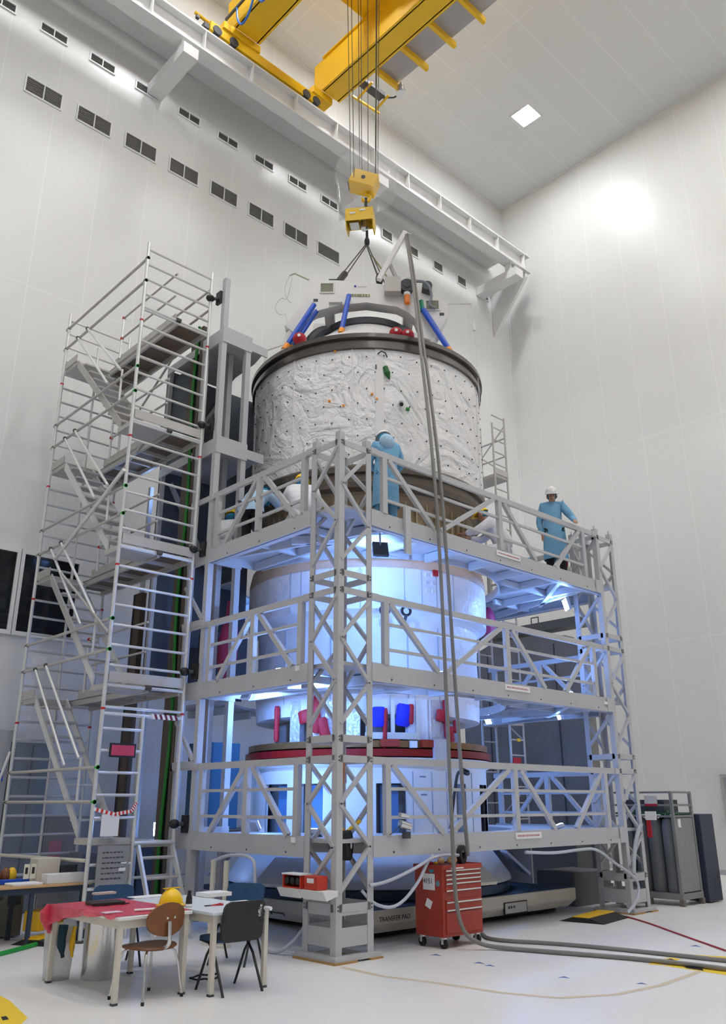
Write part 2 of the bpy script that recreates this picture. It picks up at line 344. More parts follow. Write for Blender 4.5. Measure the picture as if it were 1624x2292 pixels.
# festoon cable on its rail beside the near girder
MB().bar((1.48, 6.25, 20.74), (1.48, Y0+1, 20.74), .05, .07).build('festoon_rail', M['dark'], cr)
q = MB()
for k in range(6):
    y0 = 5.75-k*.85
    q.path([(1.48, y0, 20.72), (1.48, y0-.05, 20.25), (1.48, y0-.25, 19.9), (1.48, y0-.5, 19.95), (1.48, y0-.7, 20.3), (1.48, y0-.75, 20.72)], .03, 8, 2)
q.build('festoon_cable', mat('blue_festoon_cable', (.02, .14, .5), .4), cr, True)
# walkway outside the far girder: plates and yellow outriggers
q = MB(); q.box(5.24, 6.25, Y0+1, 4.85, 20.9, 20.93)
q.build('walkway_plate', mat('galvanised_plate', (.42, .41, .42), .5, metal=.3, var=.12, vscale=2), cr)
for k in range(16):
    y = 4.77-k*1.0
    if y > Y0+1: MB().box(5.22, 6.42, y-.05, y+.05, 20.72, 20.9).build('outrigger', M['yellow'], cr)
MB().bar((5.3, 5.62, 20.45), (6.3, 5.55, 20.45), .06).bar((5.5, 5.6, 20.45), (5.5, 5.0, 20.6), .05).bar((6.15, 5.56, 20.45), (6.15, 5.0, 20.6), .05).each('access_frame', M['yellow'], cr)
MB().box(5.3, 6.1, 5.1, 5.35, 20.6, 20.72).build('cable_box', M['dark'], cr); MB().path([(6.1, 5.2, 20.62), (6.35, 5.0, 20.66), (6.42, 4.8, 20.7)], .03, 6).build('buffer_cable', M['dark'], cr)
sp = onZ(897, 203, 20.55)
MB().tube(sp+Z*.16, sp-Z*.12, .1, 16, .15).tube(sp+Z*.16, sp+Z*.3, .03).build('floodlight_housing', M['chrome'], cr, True)
MB().sph(sp+V((0, 0, .0)), (.08, .08, .12), 12, 8).build('floodlight_lamp', mat('warm_lamp_glass', (1, .6, .2), .4, emit=(1, .5, .15), estr=6), cr, True)
tr = thing('crane_trolley', 'yellow hoist trolley riding between the two crane girders', 'crane trolley', (3.5, 3.1, 21.65))
q = MB().box(2.2, 4.85, 1.9, 2.15, 21.7, 22.0).box(2.2, 4.85, 4.15, 4.4, 21.7, 22.0).box(2.2, 2.45, 2.15, 4.15, 21.7, 21.95).box(4.6, 4.85, 2.15, 4.15, 21.7, 21.95).box(3.5, 4.6, 3.3, 4.15, 21.66, 21.72)
q.build('frame', M['yellow'], tr)
MB().tube((2.6, 2.9, 22.05), (4.4, 2.9, 22.05), .32, 20).build('rope_drum', M['dark'], tr, True)
MB().box(3.0, 3.2, 2.85, 3.3, 21.4, 21.7).box(3.7, 3.9, 2.85, 3.3, 21.4, 21.7).each('sheave_housing', M['yellow'], tr)
# hook block on its ropes
hb = thing('hook_block', 'upper yellow crane hook block hanging on steel ropes', 'hook block', vp(0, 14.3, 0))
H = lambda s, z, d=0: vp(s, z, d)
rr = MB()
for px, y, d in ((776, 0, .1), (785, 0, .18), (801, 0, -.1), (808, 0, .1), (826, 0, 0), (843, 0, .1), (852, 0, -.1)):
    s0 = {776: -.42, 785: -.33, 801: -.17, 808: -.11, 826: .06, 843: .27, 852: .33}[px]
    rr.tube(H(s0*.8, 14.8, d), H(s0*1.08, 21.55, d), .009 if px != 843 else .02, 6)
rr.build('wire_rope', M['rope'], hb)
c0 = vp(-.04, 14.78, 0); a = (T*.88+Z*-.38+N*.1).normalized(); u = (Z*.9+T*.42).normalized(); n_ = a.cross(u).normalized(); u = n_.cross(a).normalized()
q = MB(); q.obox(c0, a*.30, n_*.2, u*.2); q.build('housing', M['yellow'], hb, bevel=.03)
for ss, ww in ((-.15, .035), (.0, .045), (.12, .03)): MB().obox(c0-a*.306+u*(ss)+n_*0, a*.004, n_*.13, u*ww).build('stripe', M['black'], hb)
MB().obox(c0-a*.2+u*.204, a*.07, n_*.1, u*.004).build('sticker', M['red'], hb)
MB().tube(c0+n_*.21, c0-n_*.21, .05, 12).build('axle', M['dark'], hb)
hk = vp(.0, 14.38, .0); pts = [hk+Z*.2, hk+Z*.1] + [hk+T*(.085*sin(t))+Z*(.085*cos(t)-.0) for t in [radians(x) for x in range(20, 300, 30)]]
MB().path(pts, [.035, .04]+[.045]*8+[.02, .015][:len(pts)-10], 8).build('hook', M['yellow'], hb, True)
q = MB(); pv = vp(0, 14.78, 0)
q.lathe([(.02, .34), (.70, .34), (.705, .30), (.66, -.3), (.30, -.42), (.28, -.42), (.64, -.3), (.69, .3), (.02, .33)], pv, 40)
q.build('drip_skirt', mat('clear_plastic_skirt', (.9, .92, .93), .12, alpha=.07), hb, True)
# lower hoist load cell and shackles
lh = thing('load_cell_box', 'lower yellow box with open underside hanging from the hook by a black sling', 'load cell box', vp(0, 13.5, 0))
c1 = vp(-.12, 13.74, 0); a1 = (T+Z*-.02+N*.15).normalized(); n1_ = V((a1.y, -a1.x, 0)).normalized()
q = MB()
for sgn in (-1, 1):
    q.prism([c1+a1*(.30*sgn)+n1_*x_+Z*z_ for x_, z_ in ((-.22, .2), (.22, .2), (.26, .0), (.14, -.26), (-.14, -.26), (-.26, 0))], a1*(.02*-sgn))
q.obox(c1+Z*.2, a1*.3, n1_*.22, Z*.012).prism([c1-a1*.3+n1_*.225+Z*.2, c1+a1*.3+n1_*.225+Z*.2, c1+a1*.3+n1_*.25-Z*.13, c1-a1*.3+n1_*.25-Z*.13], n1_*-.015).prism([c1-a1*.3-n1_*.225+Z*.2, c1+a1*.3-n1_*.225+Z*.2, c1+a1*.3-n1_*.265-Z*.0, c1-a1*.3-n1_*.265-Z*.0], n1_*.015)
q.build('casing', mat('ochre_yellow_paint', (.78, .50, .03), .4), lh)
for k, (a_, z_) in enumerate(((-.14, .06), (.08, .13))): MB().obox(c1+a1*a_+n1_*(.25 if k == 0 else .243)+Z*z_, a1*.06, n1_*.004, Z*.02).build('label_plate', M['paper'], lh)
MB().obox(c1-a1*.13, a1*.1, n1_*.12, Z*.1).tube(c1+a1*.1+Z*.1, c1+a1*.1-Z*.2, .09, 14).build('mechanism', M['chrome'], lh)
MB().tube(c1+a1*.12+Z*.18, c1+a1*.12+Z*.62, .035).sph(c1+a1*.12+Z*.3, (.07, .07, .09), 12, 8).build('upper_sling', M['black'], lh, True)
# ============================================================ the grey access platforms round the vehicle
LX, WT = 6.97, .593                       # length of the long side, width of a lattice tower
ST = M['steel']
MARK = mat('dark_bolt_head', (.05, .05, .055), .5)
def lattice_tower(x, y, label, ztop=6.45, base=True, flip=False):
    """square lattice mast, outer faces at x..x+WT, y..y+WT"""
    t = thing('lattice_tower', label, 'lattice tower', (x+WT/2, y+WT/2, 0), 'lattice towers of the access platforms')
    p = .095; c = [(x+p/2, y+p/2), (x+WT-p/2, y+p/2), (x+p/2, y+WT-p/2), (x+WT-p/2, y+WT-p/2)]
    for i, (cx, cy) in enumerate(c):
        sx = 1 if i in (0, 2) else -1; sy = 1 if i < 2 else -1
        q = MB()   # rolled angle, corner outwards
        ox, oy = cx-sx*p/2, cy-sy*p/2
        q.box(min(ox, ox+sx*p), max(ox, ox+sx*p), min(oy, oy+sy*.012), max(oy, oy+sy*.012), .06, ztop)
        q.box(min(ox, ox+sx*.012), max(ox, ox+sx*.012), min(oy+sy*.012, oy+sy*p), max(oy+sy*.012, oy+sy*p), .06, ztop)
        q.build('post', ST, t)
        if ztop < 7: MB().obox((cx, cy, ztop+.05), X*.045, Y*.045, Z*.05).tube((cx, cy, ztop+.1), (cx, cy, ztop+.17), .014, 8).build('post_cap', ST, t)
    faces = [((c[0]), (c[1]), V((0, -1, 0))), (c[0], c[2], V((-1, 0, 0))), (c[1], c[3], V((1, 0, 0))), (c[2], c[3], V((0, 1, 0)))]
    bars = [z for z in (.60, 2.25, 2.49, 4.35, 4.58, 6.43) if z <= ztop]
    for fi, (a, b_, n) in enumerate(faces):
        A, B = V((*a, 0))+n*(p/2-.008), V((*b_, 0))+n*(p/2-.008)
        q = MB()
        for z in bars: q.bar(A+Z*(z-.04), B+Z*(z-.04), .016, .085)
        q.each('horizontal_bar', ST, t)
        segs = []
        for z0 in (.72, 2.62, 4.72):
            if z0 > ztop: continue
            h = (1.46 if z0 < 1 else 1.6)/3
            lo = fi in (1, 3)
            for k in range(3):
                za, zb = z0+h*k, z0+h*(k+1); l2r = (k % 2 == 0) != lo
                segs.append((A+Z*za, B+Z*zb) if l2r else (B+Z*za, A+Z*zb))
        for s0, s1 in segs:
            MB().bar(s0, s1, .045, .045).build('diagonal_brace', ST, t)
    if base:
        q = MB()
        for (a, b_, n) in faces:
            A, B = V((*a, 0))+n*(p/2-.012), V((*b_, 0))+n*(p/2-.012)
            q.obox((A+B)/2+Z*.255, (B-A)/2, n*.006, Z*.10)
            q.obox((A+B)/2+Z*.54, (B-A)/2, n*.006, Z*.06)
        q.each('base_panel', ST, t)
        MB().box(x-.06, x+WT+.06, y-.06, y+.1, .02, .07).box(x-.06, x+WT+.06, y+WT-.1, y+WT+.06, .02, .07).box(x-.06, x+.1, y+.1, y+WT-.1, .02, .07).box(x+WT-.1, x+WT+.06, y+.1, y+WT-.1, .02, .07).build('base_frame', ST, t)
        MB().box(x-.08, x+WT*.45, y-.08, y+WT+.08, 0, .02).box(x+WT*.8, x+WT+.08, y-.08, y+WT+.08, 0, .02).each('plywood_shim', mat('plywood', (.42, .24, .08), .7), t)
    # bolts
    q = MB()
    for z in (2.25, 4.35, 6.43, 2.49, 4.58, .6):
        if z > ztop: continue
        for dz in (-.06, -.02):
            q.tube((x+.03, y-.001, z+dz), (x+.03, y-.008, z+dz), .009, 6).tube((x+WT-.03, y-.001, z+dz), (x+WT-.03, y-.008, z+dz), .009, 6).tube((x-.001, y+WT-.03, z+dz), (x-.008, y+WT-.03, z+dz), .009, 6)
    q.build('bolts', MARK, t); return t
lattice_tower(0, 0, 'lattice tower at the near corner of the platforms, closest to the viewer')
lattice_tower(LX-WT, 0, 'lattice tower at the right end of the front platforms, lit blue inside')
LV = [(1.08, 2.25, 'lowest', 'long front'), (3.185, 4.35, 'middle', ''), (5.30, 6.47, 'top', '')]
def rail_panel(par, O, D, L, n, zb, zr, posts, diags, sign=None, mids=(.38, .72)):
    """guard rail in the vertical plane through O along D: n points outwards"""
    P = lambda s, z, off=0: O+D*s+n*off+Z*z
    zt = zb+.24
    MB().bar(P(0, zr-.045), P(L, zr-.045), .05, .09).build('top_rail', ST, par)
    for m in mids: MB().bar(P(posts[0], zr-m), P(posts[-1], zr-m), .035, .04).build('mid_rail', ST, par)
    for s in posts: MB().obox(P(s, (zt+zr-.09)/2), D*(.045), n*.035, Z*((zr-.09-zt)/2)).build('rail_post', ST, par)
    for a, b_ in diags: MB().bar(P(a, zt), P(b_, zr-.09), .06, .07).build('diagonal_brace', ST, par)
def fascia(par, O, D, L, n, zb):
    P = lambda s, z, off=0: O+D*s+n*off+Z*z
    q = MB(); q.obox(P(L/2, zb+.155, 0), D*(L/2), n*.02, Z*.085).obox(P(L/2, zb+.035, .012), D*(L/2), n*.02, Z*.035).obox(P(L/2, zb+.003, -.05), D*(L/2), n*.06, Z*.003)
    q.build('edge_beam', ST, par)
    b = MB(); s = .35
    while s < L: b.tube(P(s, zb+.05, .03), P(s, zb+.05, .04), .011, 6); s += .83
    b.build('bolts', MARK, par)
RH = 2.42
def deck_poly(x0, x1, y0, y1, front=True, R=RH, n=20):
    c = AX; pts = []
    if front:
        pts = [V((x0, y0, 0)), V((x1, y0, 0)), V((x1, y1, 0))]
        pts += [V((c.x+R*cos(t), c.y+R*sin(t), 0)) for t in [-pi*i/n for i in range(n+1)]]
        pts += [V((x0, y1, 0))]
    else:
        pts = [V((x0, y1, 0)), V((x0, y0, 0))]+[V((c.x-R*cos(t), c.y+.02+R*sin(t), 0)) for t in [pi*i/n for i in range(n+1)]]+[V((x1, y0, 0)), V((x1, y1, 0))]
    return pts
def under_joists(par, zb, xs, y0, y1, front=True):
    q = MB()
    for x in xs:
        dx = abs(x-AX.x); ylim = y1
        if dx < RH+.05:
            e = sqrt(max(0, (RH+.05)**2-dx*dx)); ylim = AX.y-e if front else None
        if front:
            if ylim > y0+.1: q.box(x-.03, x+.03, y0, ylim, zb+.03, zb+.16)
        else:
            lo = AX.y+(sqrt((RH+.05)**2-dx*dx) if dx < RH+.05 else .1)
            if lo < y1-.1: q.box(x-.03, x+.03, lo, y1, zb+.03, zb+.16)
    q.each('joist', ST, par)
for zb, zr, nm, _ in LV:
    t = thing('work_platform', '%s grey work platform with truss guard rails along the front and left sides' % nm, 'work platform', (LX/2, 1.5, zb), 'front work platforms, one above another')
    dk = MB().prism([p+Z*(zb+.17) for p in deck_poly(.06, LX-.06, .06, 3.1)], (0, 0, .045)); dk.build('deck', ST, t)
    under_joists(t, zb, [.9, 1.75, 2.6, 3.49, 4.35, 5.2, 6.05], .06, 3.1)
    q = MB().bar((.1, .95, zb+.1), (.1+2.2, .95, zb+.1), .06, .1).bar((4.7, .95, zb+.1), (6.9, .95, zb+.1), .06, .1).bar((.1, 2.0, zb+.1), (1.2, 2.0, zb+.1), .06, .1).bar((5.8, 2.0, zb+.1), (6.9, 2.0, zb+.1), .06, .1)
    q.each('cross_joist', ST, t)
    for sgn in (-1, 1):   # slanting ribs under the deck beside the opening
        MB().bar((AX.x+sgn*1.75, .12, zb+.08), (AX.x+sgn*3.1, 1.5, zb+.08), .07, .12).bar((AX.x+sgn*2.55, .12, zb+.08), (AX.x+sgn*3.3, 2.7, zb+.08), .07, .12).each('slanted_rib', ST, t)
    rim = MB(); n = 24
    for k in range(n):
        a0, a1 = -pi*k/n, -pi*(k+1)/n
        p0, p1 = AX+V((cos(a0), sin(a0), 0))*RH, AX+V((cos(a1), sin(a1), 0))*RH
        rim.bar(p0+Z*(zb+.14), p1+Z*(zb+.14), .02, .14)
    rim.build('opening_rim', ST, t)
    # front (long) side
    O = V((WT, .03, 0)); Ln = LX-2*WT
    fascia(t, O, X, Ln, -Y, zb)
    rail_panel(t, O, X, Ln, -Y, zb, zr, [.27, 2.91, 5.35], [(1.3, .36), (1.45, 2.78), (3.85, 3.05), (4.42, 5.24)])
    # left (short) side
    O = V((.03, WT, 0)); Ln = 3.12-WT
    fascia(t, O, Y, Ln, -X, zb)
    rail_panel(t, O, Y, Ln, -X, zb, zr, [.19, 1.27, 2.38], [(.36, 1.15), (2.12, 1.34)])
    # right (short) side
    O = V((LX-.03, WT, 0))
    fascia(t, O, Y, Ln, X, zb)
    rail_panel(t, O, Y, Ln, X, zb, zr, [.19, 1.27, 2.38], [(.36, 1.15), (2.12, 1.34)])
    # joining plates at the towers
    q = MB().box(0.0, WT, -.012, -.001, zb-.0, zb+.22) if False else MB()
    q.box(WT-.005, WT+.16, -.012, .004, zb, zb+.24).box(LX-WT-.16, LX-WT+.005, -.012, .004, zb, zb+.24).box(-.012, .004, WT-.005, WT+.16, zb, zb+.24)
    q.box(WT-.005, WT+.12, -.012, .004, zr-.09, zr).box(LX-WT-.12, LX-WT+.005, -.012, .004, zr-.09, zr).box(-.012, .004, WT-.005, WT+.12, zr-.09, zr)
    q.each('joining_plate', ST, t)
    # white load sign with faint red print
    sx = {1.08: 3.42, 3.185: 3.37, 5.30: 3.35}[zb]
    sg = MB().box(sx, sx+.62, -.004, .008, zb+.13, zb+.215); sg.build('load_sign', M['paper'], t)
    q = MB(); xx = sx+.04; random.seed(int(zb*10))
    while xx < sx+.57: w_ = random.uniform(.012, .03); q.box(xx, xx+w_, -.0065, -.004, zb+.16, zb+.185); xx += w_+random.uniform(.006, .016)
    q.build('sign_print', mat('faded_red_print', (.55, .25, .27), .7), t)
    if zb < 5: MB().box(-.004, .008, .66, .85, zb+.16, zb+.225).build('tag_plate', M['paper'], t)
MB_ = MB().box(6.13, 6.25, -.006, .008, 3.3, 3.35); tag(MB_.build('small_plate', M['paper']), 'small white plate on the beam end by the right lattice tower, middle level', 'plate')
# ------------------------------------------------------------ rear mast and rear platforms, left of the vehicle
rear = thing('rear_access_tower', 'tall grey frame tower with dark shrouded upper bays left of the white cylinder', 'access tower', (.3, 3.5, 0))
for x, y, zt in ((0.045, 3.165, 10.62), (.56, 3.165, 9.5), (.045, 3.72, 9.5), (.56, 3.72, 9.5)):
    q = MB(); q.box(x-.05, x+.05, y-.05, y-.035, .06, zt).box(x-.05, x-.035, y-.035, y+.05, .06, zt).box(x-.035, x+.05, y-.035, y-.03, .06, zt)
    q.build('post', ST, rear)
for x, y, zt in ((.05, 5.3, 7.2), (.3, 5.3, 7.2), (.045, 4.9, 9.5), (.56, 4.9, 9.5)):
    MB().box(x-.035, x+.035, y-.035, y+.035, 0, zt).build('post', ST, rear)
for i, zb in enumerate((1.08, 3.185, 5.30, 7.22, 9.32)):
    q = MB()
    q.box(0, .62, 3.10, 3.13, zb, zb+.30).box(.62, .98, 3.12, 3.15, zb+.05, zb+.22)          # face towards the front, along X
    q.box(-.01, .02, 3.12, 3.80, zb, zb+.26)
    if i > 2: q.box(-.01, .02, 3.8, 4.95, zb+.05, zb+.2)
    q.build('edge_beam', ST, rear)
    if i in (1, 2): MB().bar((.0, 3.13, zb-.95), (0, 3.75, zb-.95), .05, .1).bar((0, 3.2, zb-.9), (0, 3.75, zb-.3), .05).each('side_brace', ST, rear)
    if i >= 3: dk = MB().prism([p+Z*(zb+.2) for p in [V((.02, 3.2, 0)), V((.62, 3.2, 0)), V((.98, 3.2, 0)), V((1.1, 3.7, 0)), V((1.15, 4.4, 0)), V((1.3, 4.95, 0)), V((.02, 4.95, 0))]], (0, 0, .04))
    else: dk = MB().prism([AX+V((RH*cos(radians(a)), .02+RH*sin(radians(a)), 0))+Z*(zb+.17) for a in range(150, -1, -10)]+[V((LX-.06, 3.17, zb+.17)), V((LX-.06, 6.25, zb+.17)), V((1.39, 6.25, zb+.17))], (0, 0, .045))
    dk.build('deck', ST, rear)
    if i < 3: under_joists(rear, zb, [1.75, 2.6, 3.49, 4.35, 5.2, 6.05], 3.2, 6.25, False)
q = MB().bar((.2, 4.9, 7.5), (1.2, 4.9, 9.3), .07).bar((1.2, 4.88, 5.6), (.2, 4.88, 7.2), .07).bar((1.2, 4.9, 7.5), (.2, 4.9, 9.3), .07)
q.each('diagonal_brace', ST, rear)
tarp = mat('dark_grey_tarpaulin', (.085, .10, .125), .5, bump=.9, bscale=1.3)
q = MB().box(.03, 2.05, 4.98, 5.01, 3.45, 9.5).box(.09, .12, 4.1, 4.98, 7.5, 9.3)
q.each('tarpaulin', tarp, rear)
for z in (2.25, 4.35, 6.45): MB().box(-.02, .01, 3.1, 3.8, z-.09, z).build('side_rail', ST, rear)
# far right corner of the rear platforms
lattice_tower(LX-WT, 5.7, 'lattice tower at the far right corner, behind the vehicle')
# ------------------------------------------------------------ the cold white work lights, with unseen ones added to light the decks
wlm = mat('work_light_lens', (1, 1, 1), .4, emit=(.55, .76, 1), estr=25)
def work_light(p, d, label, energy, size=.13, top=None, hm=None):
    p = V(p); d = V(d).normalized(); t = thing('work_light', label, 'work light', p, 'cold white work lights')
    s = d.cross(Z).normalized() if abs(d.z) < .95 else X.copy(); u = s.cross(d)
    MB().obox(p-d*.03, s*(size/2+.012), u*(size/2+.012), d*.025).build('housing', hm or M['steel'], t)
    if top: MB().bar(p-d*.03, V((p.x, p.y, top)), .02).build('hanger', M['steel'], t)
    MB().obox(p+d*.003, s*size/2, u*size/2, d*.006).build('lens', wlm, t)
    ld = bpy.data.lights.new('work_light_beam', 'AREA'); ld.shape = 'SQUARE'; ld.size = size; ld.energy = energy; ld.color = (.16, .36, 1)
    lo = bpy.data.objects.new('work_light_beam', ld); COL.objects.link(lo)
    R = Matrix((s, u, -d)).transposed().to_4x4(); lo.matrix_world = Matrix.Translation(p+d*.02) @ R
    return t
EN = .27
D3, D2 = 5.46, 3.35
work_light((1.12, .38, 5.13), (.5, .9, -.35), 'black work light under the top platform, right of the near corner tower', 170*EN, .2, D3, M['dark'])
work_light((6.30, .72, 5.2), (-.75, .6, -.25), 'work light glaring under the top platform beside the right lattice tower', 190*EN, .2, D3)
work_light((.35, 1.0, 3.22), (.9, .5, -.3), 'added fill light under the middle platform on the left side', 130*EN, top=D2)  # lamps under the middle deck are added for blue light, none seen there
work_light((6.5, 1.2, 3.22), (-.8, .6, -.25), 'added fill light under the middle platform on the right side', 120*EN, top=D2)
work_light((1.75, .2, 3.26), (.4, .9, -.5), 'added fill light under the middle platform near the front edge', 130*EN, .1, D2)
work_light((6.3, 2.7, 3.22), (-.9, .1, -.5), 'added fill light under the middle platform at its right rear end', 110*EN, top=D2)
work_light((.3, 5.12, 7.08), (-.5, -.85, -.1), 'work light glaring high behind the stair scaffold', 60*EN, .3)
work_light((.7, 5.2, 1.3), (-.35, -.93, .3), 'work light glaring low behind the stair scaffold', 45*EN, .2)
work_light((.5, 2.6, 3.22), (.8, .2, -.5), 'added fill light under the middle platform behind the left rail', 110*EN, top=D2)
work_light((5.9, 5.2, 5.22), (-.6, -.6, -.3), 'work light behind the vehicle under the top platform', 110*EN, top=D3)
work_light((1.6, 5.6, 5.22), (.5, -.6, -.3), 'work light at the back left under the top platform', 110*EN, top=D3)
work_light((6.2, 4.8, 3.22), (-.4, -.8, -.4), 'added fill light at the back right under the middle platform', 110*EN, top=D2)
work_light((.45, 2.2, 1.42), (.8, .1, .5), 'work light standing on the lowest platform behind the left rail', 70*EN, .12)
work_light((.35, 1.6, 3.47), (.35, .1, 1), 'added fill light on the middle platform behind the left rail, shining up', 60*EN, .12)  # uplights from here on are added to turn the deck undersides blue
work_light((2.2, .3, 3.47), (.1, .35, 1), 'added fill light on the middle platform behind the front rail, shining up', 60*EN, .12)
work_light((5.6, .35, 3.47), (-.1, .35, 1), 'added fill light on the middle platform near the right lattice tower, shining up', 60*EN, .12)
work_light((.45, .9, 1.37), (.3, .2, 1), 'added fill light on the lowest platform left of the corner tower, shining up', 45*EN, .12)
work_light((5.0, .35, 1.37), (-.1, .35, 1), 'added fill light on the lowest platform right of the tool chest, shining up', 45*EN, .12)
# ============================================================ spacecraft, lifting gear, transfer pallet
blm = bpy.data.materials.new('quilted_white_blanket'); blm.use_nodes = True; nt = blm.node_tree; b = nt.nodes['Principled BSDF']; L_ = nt.links.new
b.inputs['Roughness'].default_value = .55; b.inputs['Base Color'].default_value = (.88, .865, .86, 1)
tc = nt.nodes.new('ShaderNodeTexCoord')
def noise_bump(nt, b, scales, strength, dist=.05, vec=None):
    prev = None
    for sc, st, ds in scales:
        n = nt.nodes.new('ShaderNodeTexNoise'); n.inputs['Scale'].default_value = sc; n.inputs['Detail'].default_value = 4; n.inputs['Distortion'].default_value = 1.2
        nt.links.new(vec, n.inputs['Vector'])
        r = nt.nodes.new('ShaderNodeMath'); r.operation = 'ABSOLUTE'; s = nt.nodes.new('ShaderNodeMath'); s.operation = 'SUBTRACT'; s.inputs[1].default_value = .5
        nt.links.new(n.outputs['Fac'], s.inputs[0]); nt.links.new(s.outputs[0], r.inputs[0])
        bp = nt.nodes.new('ShaderNodeBump'); bp.inputs['Strength'].default_value = st; bp.inputs['Distance'].default_value = ds
        nt.links.new(r.outputs[0], bp.inputs['Height'])
        if prev: nt.links.new(prev.outputs[0], bp.inputs['Normal'])
        prev = bp
    nt.links.new(prev.outputs[0], b.inputs['Normal'])
noise_bump(nt, b, [(1.1, 1, .22), (3.2, .8, .08), (12, .4, .02)], 1, vec=tc.outputs['Object'])
up = thing('upper_spacecraft_module', 'upper white quilted cylinder with dark rings lowered on the crane', 'spacecraft module', (AX.x, AX.y, 6.0))
MB().lathe([(2.23, 7.05), (2.24, 7.3), (2.235, 8.2), (2.24, 9.0), (2.235, 9.3)], AX, 96).build('blanket', blm, up, True)
ring = mat('dark_bronze_ring', (.15, .135, .125), .22, metal=.8, var=.2)
MB().lathe([(2.2, 9.24), (2.285, 9.26), (2.285, 9.36), (2.25, 9.38), (2.25, 9.44), (2.315, 9.46), (2.315, 9.54), (2.1, 9.56), (2.05, 9.5)], AX, 96).build('separation_ring', ring, up, True)
MB().lathe([(2.24, 7.06), (2.27, 7.02), (2.26, 6.92), (2.2, 6.9), (2.2, 6.78), (2.24, 6.76), (2.22, 6.66), (2.1, 6.62)], AX, 96).build('lower_ring', mat('bronze_edge', (.16, .135, .11), .4, metal=.6, var=.25, vscale=6), up, True)
br = mat('brown_thermal_panels', (.34, .25, .15), .45, metal=.25, var=.35, vscale=2.5, bump=.4, bscale=9, stretch=(1, 1, .25))
MB().lathe([(2.1, 6.64), (2.0, 6.6), (1.93, 6.45), (1.92, 6.15), (1.98, 6.05)], AX, 96).build('skirt', br, up, True)
q = MB()
for k in range(60):
    t = 2*pi*k/60; d_ = V((cos(t), sin(t), 0)); s_ = V((-sin(t), cos(t), 0))
    q.obox(AX+d_*1.95+Z*6.33, d_*.02, s_*.012, Z*.26)
q.each('skirt_ribs', mat('ochre_ribs', (.52, .42, .24), .5), up)
MB().lathe([(2.0, 6.05), (2.06, 6.04), (2.06, 5.98), (1.96, 5.96)], AX, 96).build('bottom_flange', mat('copper_flange', (.48, .26, .12), .4, metal=.5), up, True)
# buttons that pin the blanket, seams, labels
dots = MB(); nrow = 7
for r in range(nrow):
    z = 7.25+r*.31
    for k in range(46):
        t = BA+pi+(k-23)*.068*2+(.068 if r % 2 else 0)
        if abs((k-23)*.068*2) > 1.9: continue
        d_ = V((cos(t), sin(t), 0)); p_ = AX+d_*2.24+Z*(z+random.uniform(-.03, .03)); dots.tube(p_-d_*.01, p_+d_*.012, .013, 6)
dots.build('blanket_buttons', M['dark'], up)
q = MB()
for ta in (-.11, .52, -.62, 1.2, -1.25, .1):
    t = BA+pi+ta; d_ = V((cos(t), sin(t), 0)); s_ = V((-sin(t), cos(t), 0)); q.obox(AX+d_*2.242+Z*8.17, d_*.008, s_*(.012 if ta != .1 else .075), Z*1.09)
q.each('blanket_seam', mat('white_seam_strip', (.82, .80, .79), .55), up)
def onR(px, py, R):
    d = ray(px, py); c = CAM-AX; a_ = d.x**2+d.y**2; b_ = 2*(c.x*d.x+c.y*d.y); k = (-b_-sqrt(max(0, b_*b_-4*a_*(c.x**2+c.y**2-R*R))))/(2*a_); return CAM+d*k
def patch(px, py, R, w_, h_, m, name, par, th=.02):
    p_ = onR(px, py, R); d_ = V((p_.x-AX.x, p_.y-AX.y, 0)).normalized(); s_ = Z.cross(d_)
    return MB().obox(p_, s_*w_, d_*th, Z*h_).build(name, m, par)
p_ = onR(862, 822, 2.25)
MB().path([p_, onR(866, 835, 2.28), onR(872, 850, 2.27)], [.05, .06, .005], 6).build('green_pennant', mat('dark_green_cloth', (.02, .13, .03), .7), up)
MB().path([onR(845, 792, 2.26), onR(853, 786, 2.3), onR(862, 790, 2.3), onR(866, 800, 2.26)], .012, 6).build('handle', M['dark'], up)
MB().tube(onR(897, 903, 2.2), onR(897, 903, 2.32), .05, 16).build('port', M['white'], up, True)
MB().tube(onR(898, 905, 2.3), onR(898, 905, 2.335), .035, 14).build('port_eye', M['black'], up, True)
patch(912, 916, 2.25, .03, .025, M['green'], 'label', up); patch(841, 822, 2.25, .012, .04, M['dark'], 'label', up)
for (px, py) in ((750, 786), (737, 898), (768, 908), (832, 882), (843, 893)): patch(px, py, 2.25, .02, .015, M['orange'], 'label', up)
# nose cone above the ring
con = mat('grey_white_cone_blanket', (.66, .65, .65), .55, bump=.7, bscale=7)
MB().lathe([(2.12, 9.5), (1.95, 9.68), (1.65, 9.95), (1.25, 10.3), (.98, 10.52), (.92, 10.6)], AX, 72).build('cone', con, up, True)
MB().lathe([(.9, 10.58), (.96, 10.6), (.98, 10.72), (.9, 10.76), (.6, 10.78), (.3, 10.7)], AX, 48).build('docking_collar', M['dark'], up, True)
for s_, d_ in ((-.35, .55), (.2, .6), (-.1, -.3), (.42, .35)): MB().sph(vp(s_, 10.82, d_), (.12, .12, .09), 14, 8).build('docking_fitting', M['redcover'] if s_ < 0 else mat('dark_blue_fitting', (.015, .03, .12), .4), up, True)
for s_ in (-.9, .75): MB().path([vp(s_*.75, 10.7, .55), vp(s_*1.05, 10.45, .9), vp(s_*1.3, 10.05, 1.05)], [.07, .09, .04], 8, 2).build('handrail_boot', M['dark'], up, True)
